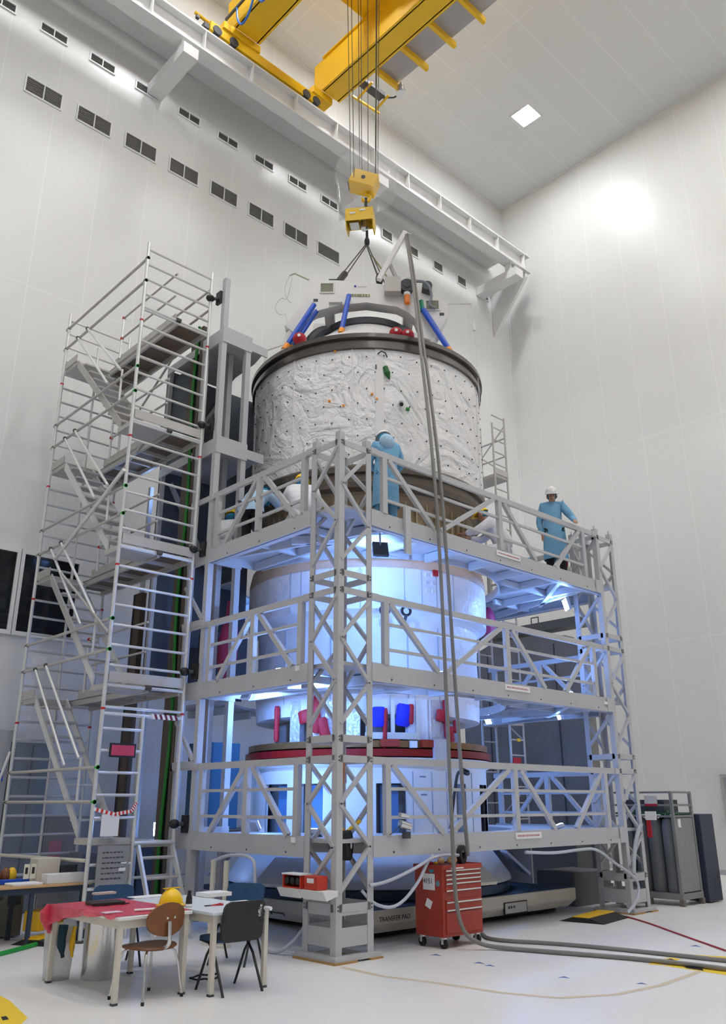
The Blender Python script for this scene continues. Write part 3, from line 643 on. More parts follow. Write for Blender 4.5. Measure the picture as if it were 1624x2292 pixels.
for s_, z_, m_ in ((.55, 9.94, 'redcover'), (.76, 9.9, 'redcover'), (-1.27, 10.03, 'redcover')):
    MB().sph(vp(s_, z_, 1.62 if s_ > 0 else 1.3), (.13, .13, .12), 16, 10).build('round_red_cover', M['redcover'], up, True)
    MB().tube(vp(s_, z_, 1.62 if s_ > 0 else 1.3), vp(s_, z_, 1.76 if s_ > 0 else 1.44), .03, 10).build('cover_pin', M['white'], up)
MB().obox(vp(.66, 9.84, 1.5), T*.3, N*.12, Z*.12).build('thruster_bracket', M['white'], up)
MB().obox(vp(.05, 9.72, 1.75), T*.22, N*.05, Z*.07).build('bracket', M['white'], up)
MB().obox(vp(.15, 9.7, 1.82), T*.1, N*.02, Z*.02).build('bracket_slot', M['dark'], up)
# ------------------------------------------------------------ lifting frame
wf = mat('white_frame_enamel', (.74, .72, .69), .35)
lf = thing('lifting_frame', 'cream white arched lifting frame standing on the upper ring', 'lifting frame', vp(0, 11, 0))
def arch(dist, th):
    P = lambda s, z: vp(s, z, dist)
    out = [(-1.12, 11.58), (-.55, 11.52), (-.1, 11.56), (.8, 11.34), (1.15, 11.2), (1.6, 11.02), (1.6, 10.72), (1.28, 10.2), (1.02, 10.3), (.92, 10.72), (.7, 10.9), (.15, 11.04), (-.5, 10.98), (-.95, 10.8), (-1.38, 10.32), (-1.62, 10.45), (-1.2, 11.1)]
    # keep the polygon simple: quads between an upper and a lower line
    upl = [(-1.60, 10.52), (-1.22, 11.05), (-1.14, 11.56), (-.55, 11.54), (0, 11.50), (.8, 11.36), (1.2, 11.2), (1.6, 11.0), (1.60, 10.72), (1.3, 10.16)]
    lol = [(-1.40, 10.34), (-1.08, 10.78), (-.98, 10.84), (-.52, 10.97), (0, 11.03), (.6, 10.93), (.82, 10.80), (.95, 10.66), (1.0, 10.5), (1.05, 10.25)]
    q = MB()
    for (a, b_), (c, d_) in zip(zip(upl, upl[1:]), zip(lol, lol[1:])):
        q.hexa([P(*a), P(*b_), P(*d_), P(*c)]+[P(*v)-N*th for v in (a, b_, d_, c)])
    return q
arch(1.0, .28).build('front_arch', wf, lf)
arch(-.6, .28).build('rear_arch', wf, lf)
MB().obox(vp(-.75, 11.2, .05), T*.1, N*.75, Z*.14).build('cross_beam', wf, lf); MB().obox(vp(.85, 11.1, .05), T*.1, N*.75, Z*.14).build('cross_beam', wf, lf)
MB().obox(vp(.75, 10.3, 1.0), T*.02, N*.02, Z*.02).build('bolt', M['dark'], lf)
MB().bar(vp(1.32, 10.25, .9), vp(1.0, 9.6, 1.2), .22, .1).build('foot', wf, lf); MB().bar(vp(-1.5, 10.4, .9), vp(-1.65, 9.75, 1.0), .18, .1).build('foot', wf, lf)
win = mat('recess_olive', (.22, .22, .16), .6)
for s_, z_ in ((-.78, 11.36), (1.30, 10.95)): 
    MB().obox(vp(s_, z_, 1.004), T*.125, N*.006, Z*.1).build('recess', win, lf)
    q = MB()
    for a_, b_, c_, e_ in ((0, .11, .14, .012), (0, -.11, .14, .012), (.135, 0, .012, .12), (-.135, 0, .012, .12)): q.obox(vp(s_+a_, z_+b_, 1.01), T*c_, N*.012, Z*e_)
    q.build('recess_frame', wf, lf)
for s_, z_ in ((-1.0, 11.08), (1.48, 10.75)): MB().obox(vp(s_, z_, 1.004), T*.045, N*.004, Z*.03).build('slot', M['dark'], lf)
q = MB(); random.seed(4); s_ = -.34
while s_ < .06: w_ = random.uniform(.012, .026); q.obox(vp(s_, 11.19-.02*(s_+.3), 1.004), T*w_, N*.003, Z*.03); s_ += 2*w_+.008
q.build('lettering', mat('faded_green_lettering', (.25, .27, .12), .6), lf)
MB().sph(vp(-.22, 11.40, 1.0), .025, 10, 6).build('round_logo', mat('logo_blue', (.03, .06, .35), .5), lf, True)
MB().obox(vp(-.08, 11.385, 1.004), T*.09, N*.002, Z*.008).build('logo_print', mat('faint_pink_print', (.6, .45, .5), .6), lf)
MB().obox(vp(.52, 11.33, 1.1), T*.16, N*.09, Z*.17).build('control_box', mat('putty_box', (.5, .47, .44), .5), lf)
q = MB().obox(vp(1.02, 11.45, .75), T*.22, N*.16, Z*.22); q.build('winch_cabinet', wf, lf)
MB().tube(vp(.8, 11.33, 1.15), vp(.8, 11.33, .85), .14, 16).tube(vp(.8, 11.33, 1.17), vp(.8, 11.33, 1.15), .07, 12).build('winch_drum', M['dark'], lf, True)
MB().tube(vp(1.2, 11.32, 1.15), vp(1.2, 11.32, .9), .1, 16).build('pulley', M['dark'], lf, True)
MB().path([vp(.9, 11.45, 1.1), vp(1.2, 11.4, 1.15), vp(1.3, 11.1, 1.12), vp(1.22, 10.9, 1.08), vp(1.35, 10.85, 1.06)], .03, 6, 2).build('cable_bundle', mat('grey_cable', (.25, .27, .32), .5), lf, True)
MB().tube(vp(.80, 11.10, 1.12), vp(.80, 10.92, 1.12), .055, 14).build('beacon_lens', mat('orange_beacon_glass', (.95, .22, .01), .25, coat=.5), lf, True)
MB().tube(vp(.80, 11.16, 1.12), vp(.80, 11.1, 1.12), .065, 14).build('beacon_cap', wf, lf, True)
MB().bar(vp(1.07, 11.0, 1.1), vp(1.09, 10.75, 1.1), .07, .06).build('green_tie', mat('green_tie', (.01, .22, .12), .5), lf)
MB().obox(vp(-.6, 10.98, 1.1), T*.13, N*.05, Z*.04).build('sensor', wf, lf)
# boom that carries the hoses
MB().bar(vp(.25, 11.55, 1.0), vp(.80, 12.68, 1.0), .11, .09).build('boom', wf, lf)
MB().bar(vp(.45, 12.05, .9), vp(.74, 11.4, .8), .06, .06).build('boom_stay', M['aludull'], lf)
MB().bar(vp(.79, 12.68, 1.0), vp(.92, 12.64, 1.0), .02).build('boom_pin', wf, lf)
MB().path([vp(-1.1, 11.6, .9), vp(-1.45, 11.85, .8), vp(-1.55, 11.8, .8)], .018, 6).build('pendant_arm', mat('olive_arm', (.42, .44, .32), .5), lf)
MB().path([vp(-1.55, 11.8, .8), vp(-1.66, 11.5, .8), vp(-1.6, 11.25, .8), vp(-1.5, 11.15, .8)], .008, 6, 2).path([vp(-1.5, 11.75, .8), vp(-1.58, 11.2, .8), vp(-1.7, 11.3, .8), vp(-1.85, 11.05, .8), vp(-1.72, 10.85, .8), vp(-1.56, 10.95, .8), vp(-1.57, 9.4, 1.0)], .008, 6, 2).each('pendant_cable', mat('pale_cable', (.62, .63, .60), .6), lf, True)
MB().path([vp(1.6, 11.05, .9), vp(2.05, 11.12, .8), vp(2.1, 11.12, .8), vp(2.12, 10.62, .8)], .018, 6).build('hose_arm', wf, lf)
MB().tube(vp(2.12, 10.66, .8), vp(2.13, 10.5, .8), .035, 10).build('hose_nozzle', M['white'], lf); MB().tube(vp(2.14, 10.5, .8), vp(2.16, 8.9, .8), .006, 6).build('drop_line', M['white'], lf)
q = MB(); q.path([vp(-1.95, 9.5, 1.0), vp(-1.95, 9.95, 1.0), vp(-1.62, 10.08, 1.0)], .02, 6); q.build('ladder_rail', wf, lf)
# blue adjustable struts
def strut(a, b_, label):
    a, b_ = V(a), V(b_); d_ = (b_-a).normalized(); t = thing('adjustable_strut', label, 'adjustable strut', b_, 'blue adjustable struts of the lifting frame')
    MB().tube(a, a+(b_-a)*.8, .05, 14).build('strut_tube', M['blue'], t, True)
    MB().tube(a+(b_-a)*.8, a+(b_-a)*.9, .06, 12).build('orange_nut', M['orange'], t, True)
    MB().tube(a+(b_-a)*.9, b_, .035, 10).build('clevis', M['aludull'], t, True)
strut(vp(-1.02, 10.92, 1.1), vp(-1.62, 9.72, 1.25), 'blue strut at the far left, slanting down to the dark ring')
strut(vp(-.98, 10.88, .95), vp(-1.52, 9.72, 1.2), 'second blue strut from the left, close beside its twin')
strut(vp(-.34, 11.12, 1.1), vp(-.50, 10.02, 1.35), 'short blue strut standing alone left of the middle')
strut(vp(1.10, 10.80, 1.1), vp(1.66, 9.66, 1.2), 'blue strut at the right, slanting down to the dark ring')
strut(vp(1.13, 10.85, 1.0), vp(1.86, 9.52, .95), 'longest blue strut at the right, ending at the edge of the ring')
# wire slings from load cell to the frame
sl = thing('wire_sling', 'black wire sling fanning out from the load cell box to the lifting frame', 'sling', vp(0, 12.9, 0))
MB().tube(vp(.02, 13.5, 0), vp(.02, 13.2, 0), .03).sph(vp(.02, 13.22, 0), (.06, .06, .12), 12, 8).build('master_link', M['black'], sl, True)
for (s_, d_, o) in ((-.62, .65, 0), (-.50, .65, .1), (.30, .6, 0), (.38, .6, .08), (.50, -.4, 0)):
    MB().tube(vp(.0+o*.3, 13.16, 0), vp(s_, 11.75, d_), .013, 6).build('sling_leg', M['rope'], sl)
MB().tube(vp(-.44, 12.05, .5), vp(-.6, 11.68, .68), .07, 10).obox(vp(-.64, 11.66, .7), T*.12, N*.05, Z*.09).build('sling_shoe', M['black'], sl)
MB().sph(vp(.27, 11.83, .62), (.08, .08, .15), 12, 8).build('shackle', M['black'], sl, True)
MB().tube(vp(.12, 12.8, .1), vp(.45, 11.9, .55), .018, 6).build('sling_sleeve', mat('olive_sleeve', (.3, .26, .1), .6), sl)
# ------------------------------------------------------------ lower module
lo_ = thing('lower_spacecraft_module', 'lower white spacecraft module standing inside the platforms', 'spacecraft module', (AX.x, AX.y, 1.0))
qm = mat('white_multilayer_blanket', (.76, .76, .80), .45, bump=1.0, bscale=4.5)
MB().lathe([(1.9, 5.62), (2.13, 5.6), (2.17, 5.4), (2.17, 5.3)], AX, 96).build('top_band', mat('tan_edge_tape', (.55, .42, .34), .5, var=.2), lo_, True)
MB().lathe([(2.165, 5.3), (2.17, 5.0), (2.155, 4.62), (2.03, 4.55)], AX, 96).build('shoulder_blanket', qm, lo_, True)
q = MB()
for ta in (-.28, -.2, -.05, .03, .28, .42, .55, -.52, -.62, .72): 
    t = BA+pi+ta; d_ = V((cos(t), sin(t), 0)); s_ = V((-sin(t), cos(t), 0)); q.obox(AX+d_*2.168+Z*4.96, d_*.006, s_*.006, Z*.33)
q.each('shoulder_seam', mat('grey_seam', (.42, .44, .5), .6), lo_)
q = MB()
for a0 in (.05, -.47):
    for i in range(2):
        for j in range(3):
            t = BA+pi-(a0)+.055*i; d_ = V((cos(t), sin(t), 0)); s_ = V((-sin(t), cos(t), 0)); q.obox(AX+d_*2.172+Z*(5.22-.13*j), d_*.01, s_*.036, Z*.03)
q.each('mirror_tiles', mat('bright_tiles', (.9, .9, .95), .15, metal=.4), lo_)
MB().lathe([(2.03, 4.55), (1.98, 4.5), (1.96, 4.0), (1.98, 3.4), (1.96, 3.0), (1.5, 2.96)], AX, 96).build('body_blanket', qm, lo_, True)
q = MB()
for ta in (.33, -.3, .02, .62, -.75):
    t = BA+pi+ta; d_ = V((cos(t), sin(t), 0)); s_ = V((-sin(t), cos(t), 0)); q.obox(AX+d_*1.975+Z*3.8, d_*.01, s_*.008, Z*.6)
q.each('body_seam', mat('grey_seam', (.42, .44, .5), .6), lo_)
MB().lathe([(1.62, 3.0), (1.62, 2.56)], AX, 64).build('equipment_wall', mat('equipment_grey', (.30, .31, .33), .5), lo_, True)
for ta, w_, m_ in ((-.33, .30, 'silver'), (-.12, .12, 'silver'), (.60, .22, 'silver'), (.42, .20, 'whitecloth'), (-.62, .1, 'silver')):
    t = BA+pi+ta; d_ = V((cos(t), sin(t), 0)); s_ = V((-sin(t), cos(t), 0)); MB().obox(AX+d_*1.93+Z*2.9, d_*.05, s_*w_, Z*.34).build('foil_blanket_panel', M[m_], lo_)
t0 = BA+pi
def pol(ta, R, z): return AX+V((cos(t0+ta), sin(t0+ta), 0))*R+Z*z
for ta, z_, w_, h_, m_, nm_ in ((.085, 2.95, .11, .15, 'bluecover', 'blue_cover'), (.275, 2.98, .12, .17, 'bluecover', 'blue_cover'), (.13, 2.78, .04, .3, 'redcover', 'red_streamer'), (.335, 3.0, .05, .15, 'redcover', 'red_streamer'), (-.40, 3.02, .07, .3, 'redcover', 'red_streamer'), (-.34, 2.78, .09, .17, 'redcover', 'red_cover'), (-.50, 2.98, .13, .1, 'redcover', 'red_cover'), (.66, 2.95, .05, .3, 'redcover', 'red_streamer'), (.69, 2.72, .10, .12, 'redcover', 'red_cover'), (.60, 3.0, .08, .09, 'redcover', 'red_cover'), (.77, 2.85, .06, .1, 'redcover', 'red_cover'), (-.80, 2.9, .04, .28, 'redcover', 'red_streamer')):
    p_ = pol(ta, 2.03, z_); d_ = V((cos(t0+ta), sin(t0+ta), 0)); s_ = V((-sin(t0+ta), cos(t0+ta), 0))
    ro = random.uniform(-.3, .3) if 'cover' in nm_ else random.uniform(-.06, .06); a_ = s_*cos(ro)+Z*sin(ro); b_ = Z*cos(ro)-s_*sin(ro)
    q = MB(); rr_ = [[p_+b_*(h_*f)+a_*(w_*g_*cos(k*pi/5))+d_*(.05*g_*sin(k*pi/5)) for k in range(10)] for f, g_ in ((-1, .7), (-.8, 1), (0, .95), (.8, 1), (1, .75))]
    q.loft(rr_); q.build(nm_, M[m_], lo_, True)
MB().lathe([(1.6, 2.62), (2.05, 2.62), (2.05, 2.72), (2.0, 2.72)], AX, 72, BA+pi-.02, BA+pi+.40).build('cream_tray', M['cream'], lo_)
for ta in (.19, .39, .0): p_ = pol(ta, 2.03, 3.0); MB().obox(p_, V((cos(t0+ta), sin(t0+ta), 0))*.02, V((-sin(t0+ta), cos(t0+ta), 0))*.03, Z*.28).build('cream_post', M['cream'], lo_)
MB().lathe([(1.6, 2.5), (2.07, 2.5), (2.07, 2.6), (1.6, 2.61)], AX, 96).build('gold_ring', mat('gold_foil_ring', (.30, .16, .06), .35, metal=.6, var=.4, vscale=9), lo_, True)
MB().lathe([(1.8, 2.37), (2.12, 2.37), (2.12, 2.475), (1.8, 2.48)], AX, 96).build('red_clamp_ring', mat('red_clamp_ring', (.27, .006, .005), .35), lo_, True)
for ta, w_ in ((.16, .09), (.45, .07)): MB().obox(pol(ta, 2.1, 2.56), V((cos(t0+ta), sin(t0+ta), 0))*.05, V((-sin(t0+ta), cos(t0+ta), 0))*w_*1.6, Z*.055).build('red_box', M['red'], lo_)
MB().obox(pol(.33, 2.14, 2.54), V((cos(t0+.33), sin(t0+.33), 0))*.04, V((-sin(t0+.33), cos(t0+.33), 0))*.05, Z*.05).build('white_connector', M['white'], lo_)
MB().obox(pol(.55, 2.14, 2.46), V((cos(t0+.55), sin(t0+.55), 0))*.03, V((-sin(t0+.55), cos(t0+.55), 0))*.13, Z*.17).build('foil_bundle', M['silver'], lo_)
# adapter cylinder with openings, stands on the pallet
ad = thing('adapter_cylinder', 'white cylindrical adapter with tall openings under the red ring', 'adapter', (AX.x, AX.y, .6))
MB().lathe([(1.95, 2.36), (2.1, 2.35), (2.1, 2.25), (2.03, 2.22)], AX, 96).build('top_flange', M['white'], ad, True)
def arc(a0, a1, z0, z1, R=2.03, m='white', name='shell'):
    MB().lathe([(R-.05, z0), (R, z0), (R, z1), (R-.05, z1), (R-.05, z0)], AX, max(3, int(abs(a1-a0)*14)), t0+a0, t0+a1).build(name, M[m], ad, True)
opens = [(-.92, -.66), (-.52, -.34), (.06, .29), (.74, .86), (1.1, 1.35)]; e0 = -pi
arc(-pi, pi-.0001, 1.98, 2.26); arc(-pi, pi-.0001, .98, 1.2)
for a0, a1 in opens+[(pi, pi)]:
    if a0 > e0: arc(e0, a0, 1.2, 1.98)
    e0 = a1
arc(-pi, pi-.0001, 1.0, 2.2, 1.7, 'steel', 'inner_wall')
for a0, a1 in opens[:3]:
    am = (a0+a1)/2; MB().obox(pol(am, 1.8, 1.6), V((cos(t0+am), sin(t0+am), 0))*.05, V((-sin(t0+am), cos(t0+am), 0))*.14, Z*.36).build('inner_cabinet', mat('blue_cabinet', (.10, .25, .50), .5), ad)
q = MB()
for ta in (-.2, .0, .34, .5, .64, .95): q.obox(pol(ta, 2.034, 1.6), V((cos(t0+ta), sin(t0+ta), 0))*.004, V((-sin(t0+ta), cos(t0+ta), 0))*.006, Z*.55)
q.each('panel_joint', mat('grey_seam', (.42, .44, .5), .6), ad)
for ta, z_ in ((.42, 2.08), (.43, 1.82), (.68, 1.72), (.68, 1.66)): MB().obox(pol(ta, 2.036, z_), V((cos(t0+ta), sin(t0+ta), 0))*.003, V((-sin(t0+ta), cos(t0+ta), 0))*.05, Z*.008).build('stencil', mat('grey_print', (.25, .25, .4), .6), ad)
MB().lathe([(1.9, .99), (2.06, .98), (2.34, .62), (2.36, .55), (2.2, .5)], AX, 96).build('conical_skirt', mat('pale_grey_skirt', (.50, .52, .56), .45), ad, True)
MB().lathe([(2.2, .52), (2.32, .52), (2.32, .40), (2.2, .385)], AX, 96).build('base_ring', mat('dark_blue_base', (.015, .045, .10), .5), ad, True)
for ta in (.62, -.5, 1.6, 2.6, -1.6, -2.6):
    d_ = V((cos(t0+ta), sin(t0+ta), 0)); s_ = V((-sin(t0+ta), cos(t0+ta), 0)); c_ = AX+d_*2.3
    MB().prism([c_-s_*.3+Z*.95, c_+s_*.3+Z*.95, c_+s_*.42+d_*.35+Z*.62, c_-s_*.42+d_*.35+Z*.62], Z*-.04+d_*-.02).build('skirt_flap', M['cream'] if ta == .62 else mat('pale_grey_skirt', (.50, .52, .56), .45), ad)
# pallet
pa = thing('transfer_pallet', 'low cream transfer pallet under the adapter, stencilled on its side', 'transfer pallet', (3.65, 3.1, 0))
cm = mat('cream_pallet_paint', (.62, .58, .50), .45, var=.05)
px0, px1, py0, py1 = 1.32, 5.98, .78, 5.5
q = MB(); q.hexa([(px0+.1, py0+.1, .09), (px1-.1, py0+.1, .09), (px1-.1, py1-.1, .09), (px0+.1, py1-.1, .09), (px0, py0, .2), (px1, py0, .2), (px1, py1, .2), (px0, py1, .2)])
q.box(px0, px1, py0, py1, .2, .375); q.build('body', cm, pa, bevel=.008)
MB().box(px0+.02, px1-.02, py0+.02, py1-.02, .3755, .384).build('deck_mat', mat('dark_blue_deck', (.02, .05, .09), .6), pa)
MB().box(px0+.25, px1-.25, py0+.25, py1-.25, .03, .09).build('air_cushion', M['rubber'], pa)
text('stencil_text', 'TRANSFER PAD', .085, (px0+.12, py0-.001, .235), X, Z, mat('black_stencil', (.03, .03, .03), .6), pa, .001)
text('stencil_text', 'IEISTA', .085, (3.18, py0-.001, .25), X, Z, mat('red_stencil', (.5, .12, .1), .6), pa, .001)
MB().box(4.05, 4.62, py0-.012, py0+.01, .11, .28).build('connector_panel_rim', M['black'], pa)
MB().box(4.07, 4.60, py0-.016, py0-.011, .125, .265).build('connector_panel', M['aludull'], pa)
for xx in (4.14, 4.2, 4.27): MB().box(xx, xx+.035, py0-.022, py0-.015, .19, .225).build('connector', M['dark'], pa)
MB().path([(px0-.01, 2.6, .17), (px0-.04, 2.6, .2), (px0-.04, 2.9, .2), (px0-.01, 2.9, .17)], .008, 6).build('handle', M['black'], pa)
MB().tube((3.26, py0-.01, .33), (3.26, py0+.02, .33), .014, 8).build('bolt', M['dark'], pa)
# ============================================================ aluminium stair scaffold, left
AL = M['alu']; AD = M['aludull']
red_c = mat('red_coupler_cap', (.55, .02, .02), .4); grn_c = mat('green_coupler_cap', (.02, .4, .04), .4); drk_c = mat('dark_coupler', (.07, .065, .06), .5)
sx0, sx1, sxm, sy0, sy1 = -1.40, -.12, -.76, 3.40, 6.45
sc = thing('stair_scaffold', 'tall aluminium stair scaffold tower with zigzag flights, left of the platforms', 'scaffold tower', ((sx0+sx1)/2, (sy0+sy1)/2, 0))
def ladder_frame(y, x0, x1, z0, z1, rz, par, r=.029, rr=.021, mids=()):
    a = MB().tube((x0, y, z0), (x0, y, z1), r, 10); a.build('upright', AL, par, True)
    b_ = MB().tube((x1, y, z0), (x1, y, z1), r, 10); b_.build('upright', AL, par, True)
    for z in rz:
        xe = x1
        for zm, xm in mids:
            if z < zm: xe = xm
        MB().tube((x0, y, z), (xe, y, z), rr, 8).build('rung', AL, par, True)
rz = [10.66-.295*i for i in range(35)]; lv = [1.22, 3.30, 5.37, 7.45, 9.53]
rzf = [z for z in rz if all(not (l-.02 < z < l+.2) for l in lv)]
ladder_frame(sy0, sx0, sx1, .02, 10.8, rzf, sc, mids=((2.8, sxm),))
ladder_frame(sy1, sx0, sx1, .02, 10.8, [z for z in rz if z > .3], sc)
MB().tube((sxm, sy0, .02), (sxm, sy0, 2.9), .025, 10).build('middle_upright', AL, sc, True)
MB().tube((sxm, sy1, .02), (sxm, sy1, 10.3), .025, 10).build('middle_upright', AL, sc, True)
for (x, y) in ((sx0, sy0), (sx1, sy0), (sx0, sy1), (sx1, sy1)):
    MB().tube((x, y, 0), (x, y, .03), .06, 12).build('foot_plate', drk_c, sc)
    q = MB()
    for z in (2.95, 5.05, 7.15, 9.25): q.tube((x, y, z), (x, y, z+.03), .033, 10)
    q.each('red_joint', red_c, sc)
for z in [l+.50 for l in lv]+[l+.95 for l in lv]:
    if z > 10.6: continue
    MB().tube((sx0, sy0-.03, z), (sx0, sy1+.1, z), .024, 10).build('guard_tube', AD, sc, True)
    for y, m_ in ((sy0-.0, grn_c if z < 9 else drk_c), (sy1, drk_c)): MB().tube((sx0-.0, y-.03, z), (sx0, y+.03, z), .031, 10).build('coupler', m_, sc)
for z in (10.03, 10.45):
    MB().tube((sx1, sy0, z), (sx1, sy1, z), .022, 10).build('guard_tube', AD, sc, True)
# short inner guards round each stair head
for l in lv[1:]:
    MB().tube((sxm, 5.45, l+.12), (sxm, 5.45, l+1.05), .022, 8).build('guard_post', AL, sc, True)
    for dz in (.55, 1.0):
        MB().tube((sxm, 5.45, l+dz), (sxm, sy0+.1, l+dz), .018, 8).build('inner_guard', AD, sc, True)
        MB().sph((sxm, 5.45, l+dz), .035, 10, 6).build('red_joint', red_c, sc, True)
# decks in the inner lane, short landings at both ends, toe boards
wood_deck = mat('phenolic_deck', (.16, .12, .09), .6, var=.35, vscale=4)
for l in lv:
    q = MB()
    xa, xb = (sxm+.02, sx1-.03)
    if l > 1.5:
        MB().box(xa, xb, sy0+.04, sy1-.04, l+.02, l+.035).build('deck_board', wood_deck, sc)
        MB().box(xa, xa+.045, sy0+.03, sy1-.03, l-.06, l+.02).box(xb-.045, xb, sy0+.03, sy1-.03, l-.06, l+.02).each('deck_side_rail', AD, sc)
        q = MB()
        for y in (3.9, 4.4, 4.9, 5.4, 5.95): q.box(xa+.045, xb-.045, y-.02, y+.02, l-.04, l+.02)
        q.each('deck_crosspiece', AD, sc)
        if l < 9: MB().box(sx0+.03, sx1-.03, sy0-.035, sy0-.02, l+.04, l+.19).each('toe_board', AD, sc)
        MB().box(sxm-.0, sxm+.02, sy0+.05, sy1-.8, l+.04, l+.17).each('toe_board', AD, sc)
        MB().tube((sx0, sy0, l), (sx1, sy0, l), .026, 10).build('transom', AL, sc, True)
        MB().tube((sxm-.02, sy0-.03, l-.0), (sxm+.06, sy0-.03, l), .04, 10).build('coupler', drk_c, sc)
    if l < 9: MB().box(sx0+.03, sxm-.02, sy0+.03, 3.93, l-.05, l+.03).build('landing', AD, sc)
    if l > 1.5: MB().box(sx0+.03, sxm-.02, 5.93, sy1-.03, l-.05, l+.03).box(sx0+.01, sx0+.03, 5.93, sy1-.03, l+.03, l+.17).build('landing', AD, sc)
MB().box(sxm-.0, sx1-.03, sy0+.03, 4.6, 1.12, 1.2).build('landing', AD, sc)
# stair flights in the outer lane
for k in range(4):
    z0, z1 = lv[k], lv[k+1]; y0_, y1_ = 3.97, 5.9
    for x in (sx0+.06, sxm-.06): MB().hexa([(x-.013, y0_-.06, z0+.03), (x+.013, y0_-.06, z0+.03), (x+.013, y0_-.06, z0+.19), (x-.013, y0_-.06, z0+.19), (x-.013, y1_+.03, z1-.10), (x+.013, y1_+.03, z1-.10), (x+.013, y1_+.03, z1+.06), (x-.013, y1_+.03, z1+.06)]).build('stair_stringer', M['alu'] if k < 3 else AD, sc)
    for i in range(8):
        f = (i+.8)/8.6; y = y0_+(y1_-y0_)*f; z = z0+.1+(z1-z0)*f-.02
        MB().box(sx0+.075, sxm-.075, y-.09, y+.09, z-.03, z).build('tread', AD, sc)
    x = sx0-.035
    MB().tube((sx0, 3.92, z0+.5), (sx0, 3.92, z0+1.1), .02, 8).build('handrail_post', AL, sc, True)
    for ya_, za_, yb_, zb_ in ((3.92, z0+1.09, 5.48, z1+.5), (4.36, z0+1.0, 5.88, z1+.48)):
        MB().tube((x, ya_, za_), (x, yb_, zb_), .023, 10).build('handrail', AL, sc, True)
        MB().sph((x, yb_, zb_), .038, 8, 6).build('coupler', drk_c, sc, True)
# long bright diagonals outside
MB().tube((sx0-.05, sy0-.02, 6.57), (sx0-.05, 5.62, 5.6), .03, 10).build('diagonal_tube', AL, sc, True)
MB().tube((sx0-.04, 5.3, 5.3), (sx0-.04, sy0, 4.05), .02, 10).build('diagonal_tube', AD, sc, True)
MB().tube((sx1, 4.0, 9.9), (sx1, 6.2, 8.6), .02, 10).tube((sxm, 4.0, 7.6), (sxm, 6.2, 6.6), .02, 8).each('diagonal_tube', AD, sc, smooth=True)
# entry steps and outriggers
for x in (sxm+.06, sx1-.04): MB().bar((x, 3.36, 1.14), (x, 2.75, .06), .035, .07).build('entry_stringer', AL, sc)
for i in range(4): f = (i+.6)/4.3; MB().tube((sxm+.07, 3.36-.61*f, 1.14-1.08*f), (sx1-.05, 3.36-.61*f, 1.14-1.08*f), .022, 8).build('entry_rung', AD, sc, True)
MB().tube((sxm, sy0-.02, 1.18), (sx1, sy0-.02, 1.18), .03, 10).build('entry_rail', AL, sc, True)
MB().tube((sx0-.05, sy1, 2.5), (sx0-.75, sy1-.2, 0), .024, 10).build('outrigger', AL, sc, True)
for z in (.45, .72): MB().tube((sx0, sy0+.05, z), (sx1+.4, sy0+.05, z+.03), .02, 8).build('ledger', AD, sc, True)
MB().tube((sx0, sy0+.04, .98), (sx0-.05, sy1, .94), .024, 8).build('ledger', M['cream'], sc, True)
def barrier_tape(pts, name, label, r=.024):
    q = MB(); q2 = MB(); tot = 0; pts = [V(p) for p in pts]; n = 9; k = 0
    for i in range(len(pts)-1):
        for j in range(n):
            a = pts[i].lerp(pts[i+1], j/n); b_ = pts[i].lerp(pts[i+1], (j+1)/n); (q if k % 2 else q2).bar(a, b_, .004, 2*r, up=(0, 0, 1)); k += 1
    t = thing(name, label, 'barrier tape', pts[0]); q.build('red_stripes', mat('tape_red', (.65, .03, .02), .4), t); q2.build('white_stripes', M['paper'], t); return t
MB().tube((sx0, sy0, 2.9), (sx1, sy0, 2.9), .026, 10).build('rung', AL, sc, True)
q = MB(); q2 = MB()
for k in range(10):
    x = -.62+k*.042; (q if k % 2 else q2).hexa([(x, 3.372, 2.865), (x+.042, 3.372, 2.865), (x+.042, 3.43, 2.865), (x, 3.43, 2.865), (x-.03, 3.372, 2.935), (x+.012, 3.372, 2.935), (x+.012, 3.43, 2.935), (x-.03, 3.43, 2.935)])
t = thing('hazard_sleeve', 'maroon and white striped padding on the head bar of the scaffold entrance', 'hazard sleeve', (-.4, 3.4, 2.9)); q.build('dark_stripes', mat('maroon_stripe', (.16, .01, .03), .5), t); q2.build('white_stripes', M['paper'], t)
barrier_tape([(sx0, sy0-.03, 1.63), (-1.1, sy0-.05, 1.56), (-.85, sy0-.05, 1.6), (sxm, sy0-.03, 1.72)], 'barrier_tape', 'red and white tape tied across the bottom of the scaffold frame')
t = thing('safety_notice', 'pink notice in a black frame hung on the scaffold frame', 'notice', (-1.1, 3.36, 2.35))
MB().box(-1.26, -.86, 3.355, 3.372, 2.31, 2.50).build('frame', M['black'], t); MB().box(-1.235, -.885, 3.350, 3.356, 2.335, 2.475).build('notice', mat('pink_notice', (.55, .05, .12), .6), t)
tag(MB().box(-1.28, -1.02, 3.355, 3.365, 1.28, 1.56).build('paper_sheet', M['paper']), 'white sheet of paper taped to the bottom of the scaffold frame', 'paper')
tag(MB().box(-1.30, -1.06, sy1-.05, sy1-.04, 3.95, 4.1).build('paper_sign', M['paper']), 'small white sign on the far scaffold frame beside the dark window', 'sign')
t = thing('instruction_plate', 'large grey printed plate leaning below the scaffold frame', 'plate', (-1.05, 3.3, .6))
MB().box(-1.30, -.84, 3.33, 3.345, .66, 1.16).build('plate', mat('grey_sign_plate', (.30, .30, .30), .6), t)
q = MB(); random.seed(3)
for r_ in range(6):
    x = -1.23
    while x < -.93: w_ = random.uniform(.02, .06); q.box(x, x+w_, 3.326, 3.33, 1.07-r_*.065, 1.085-r_*.065); x += w_+.015
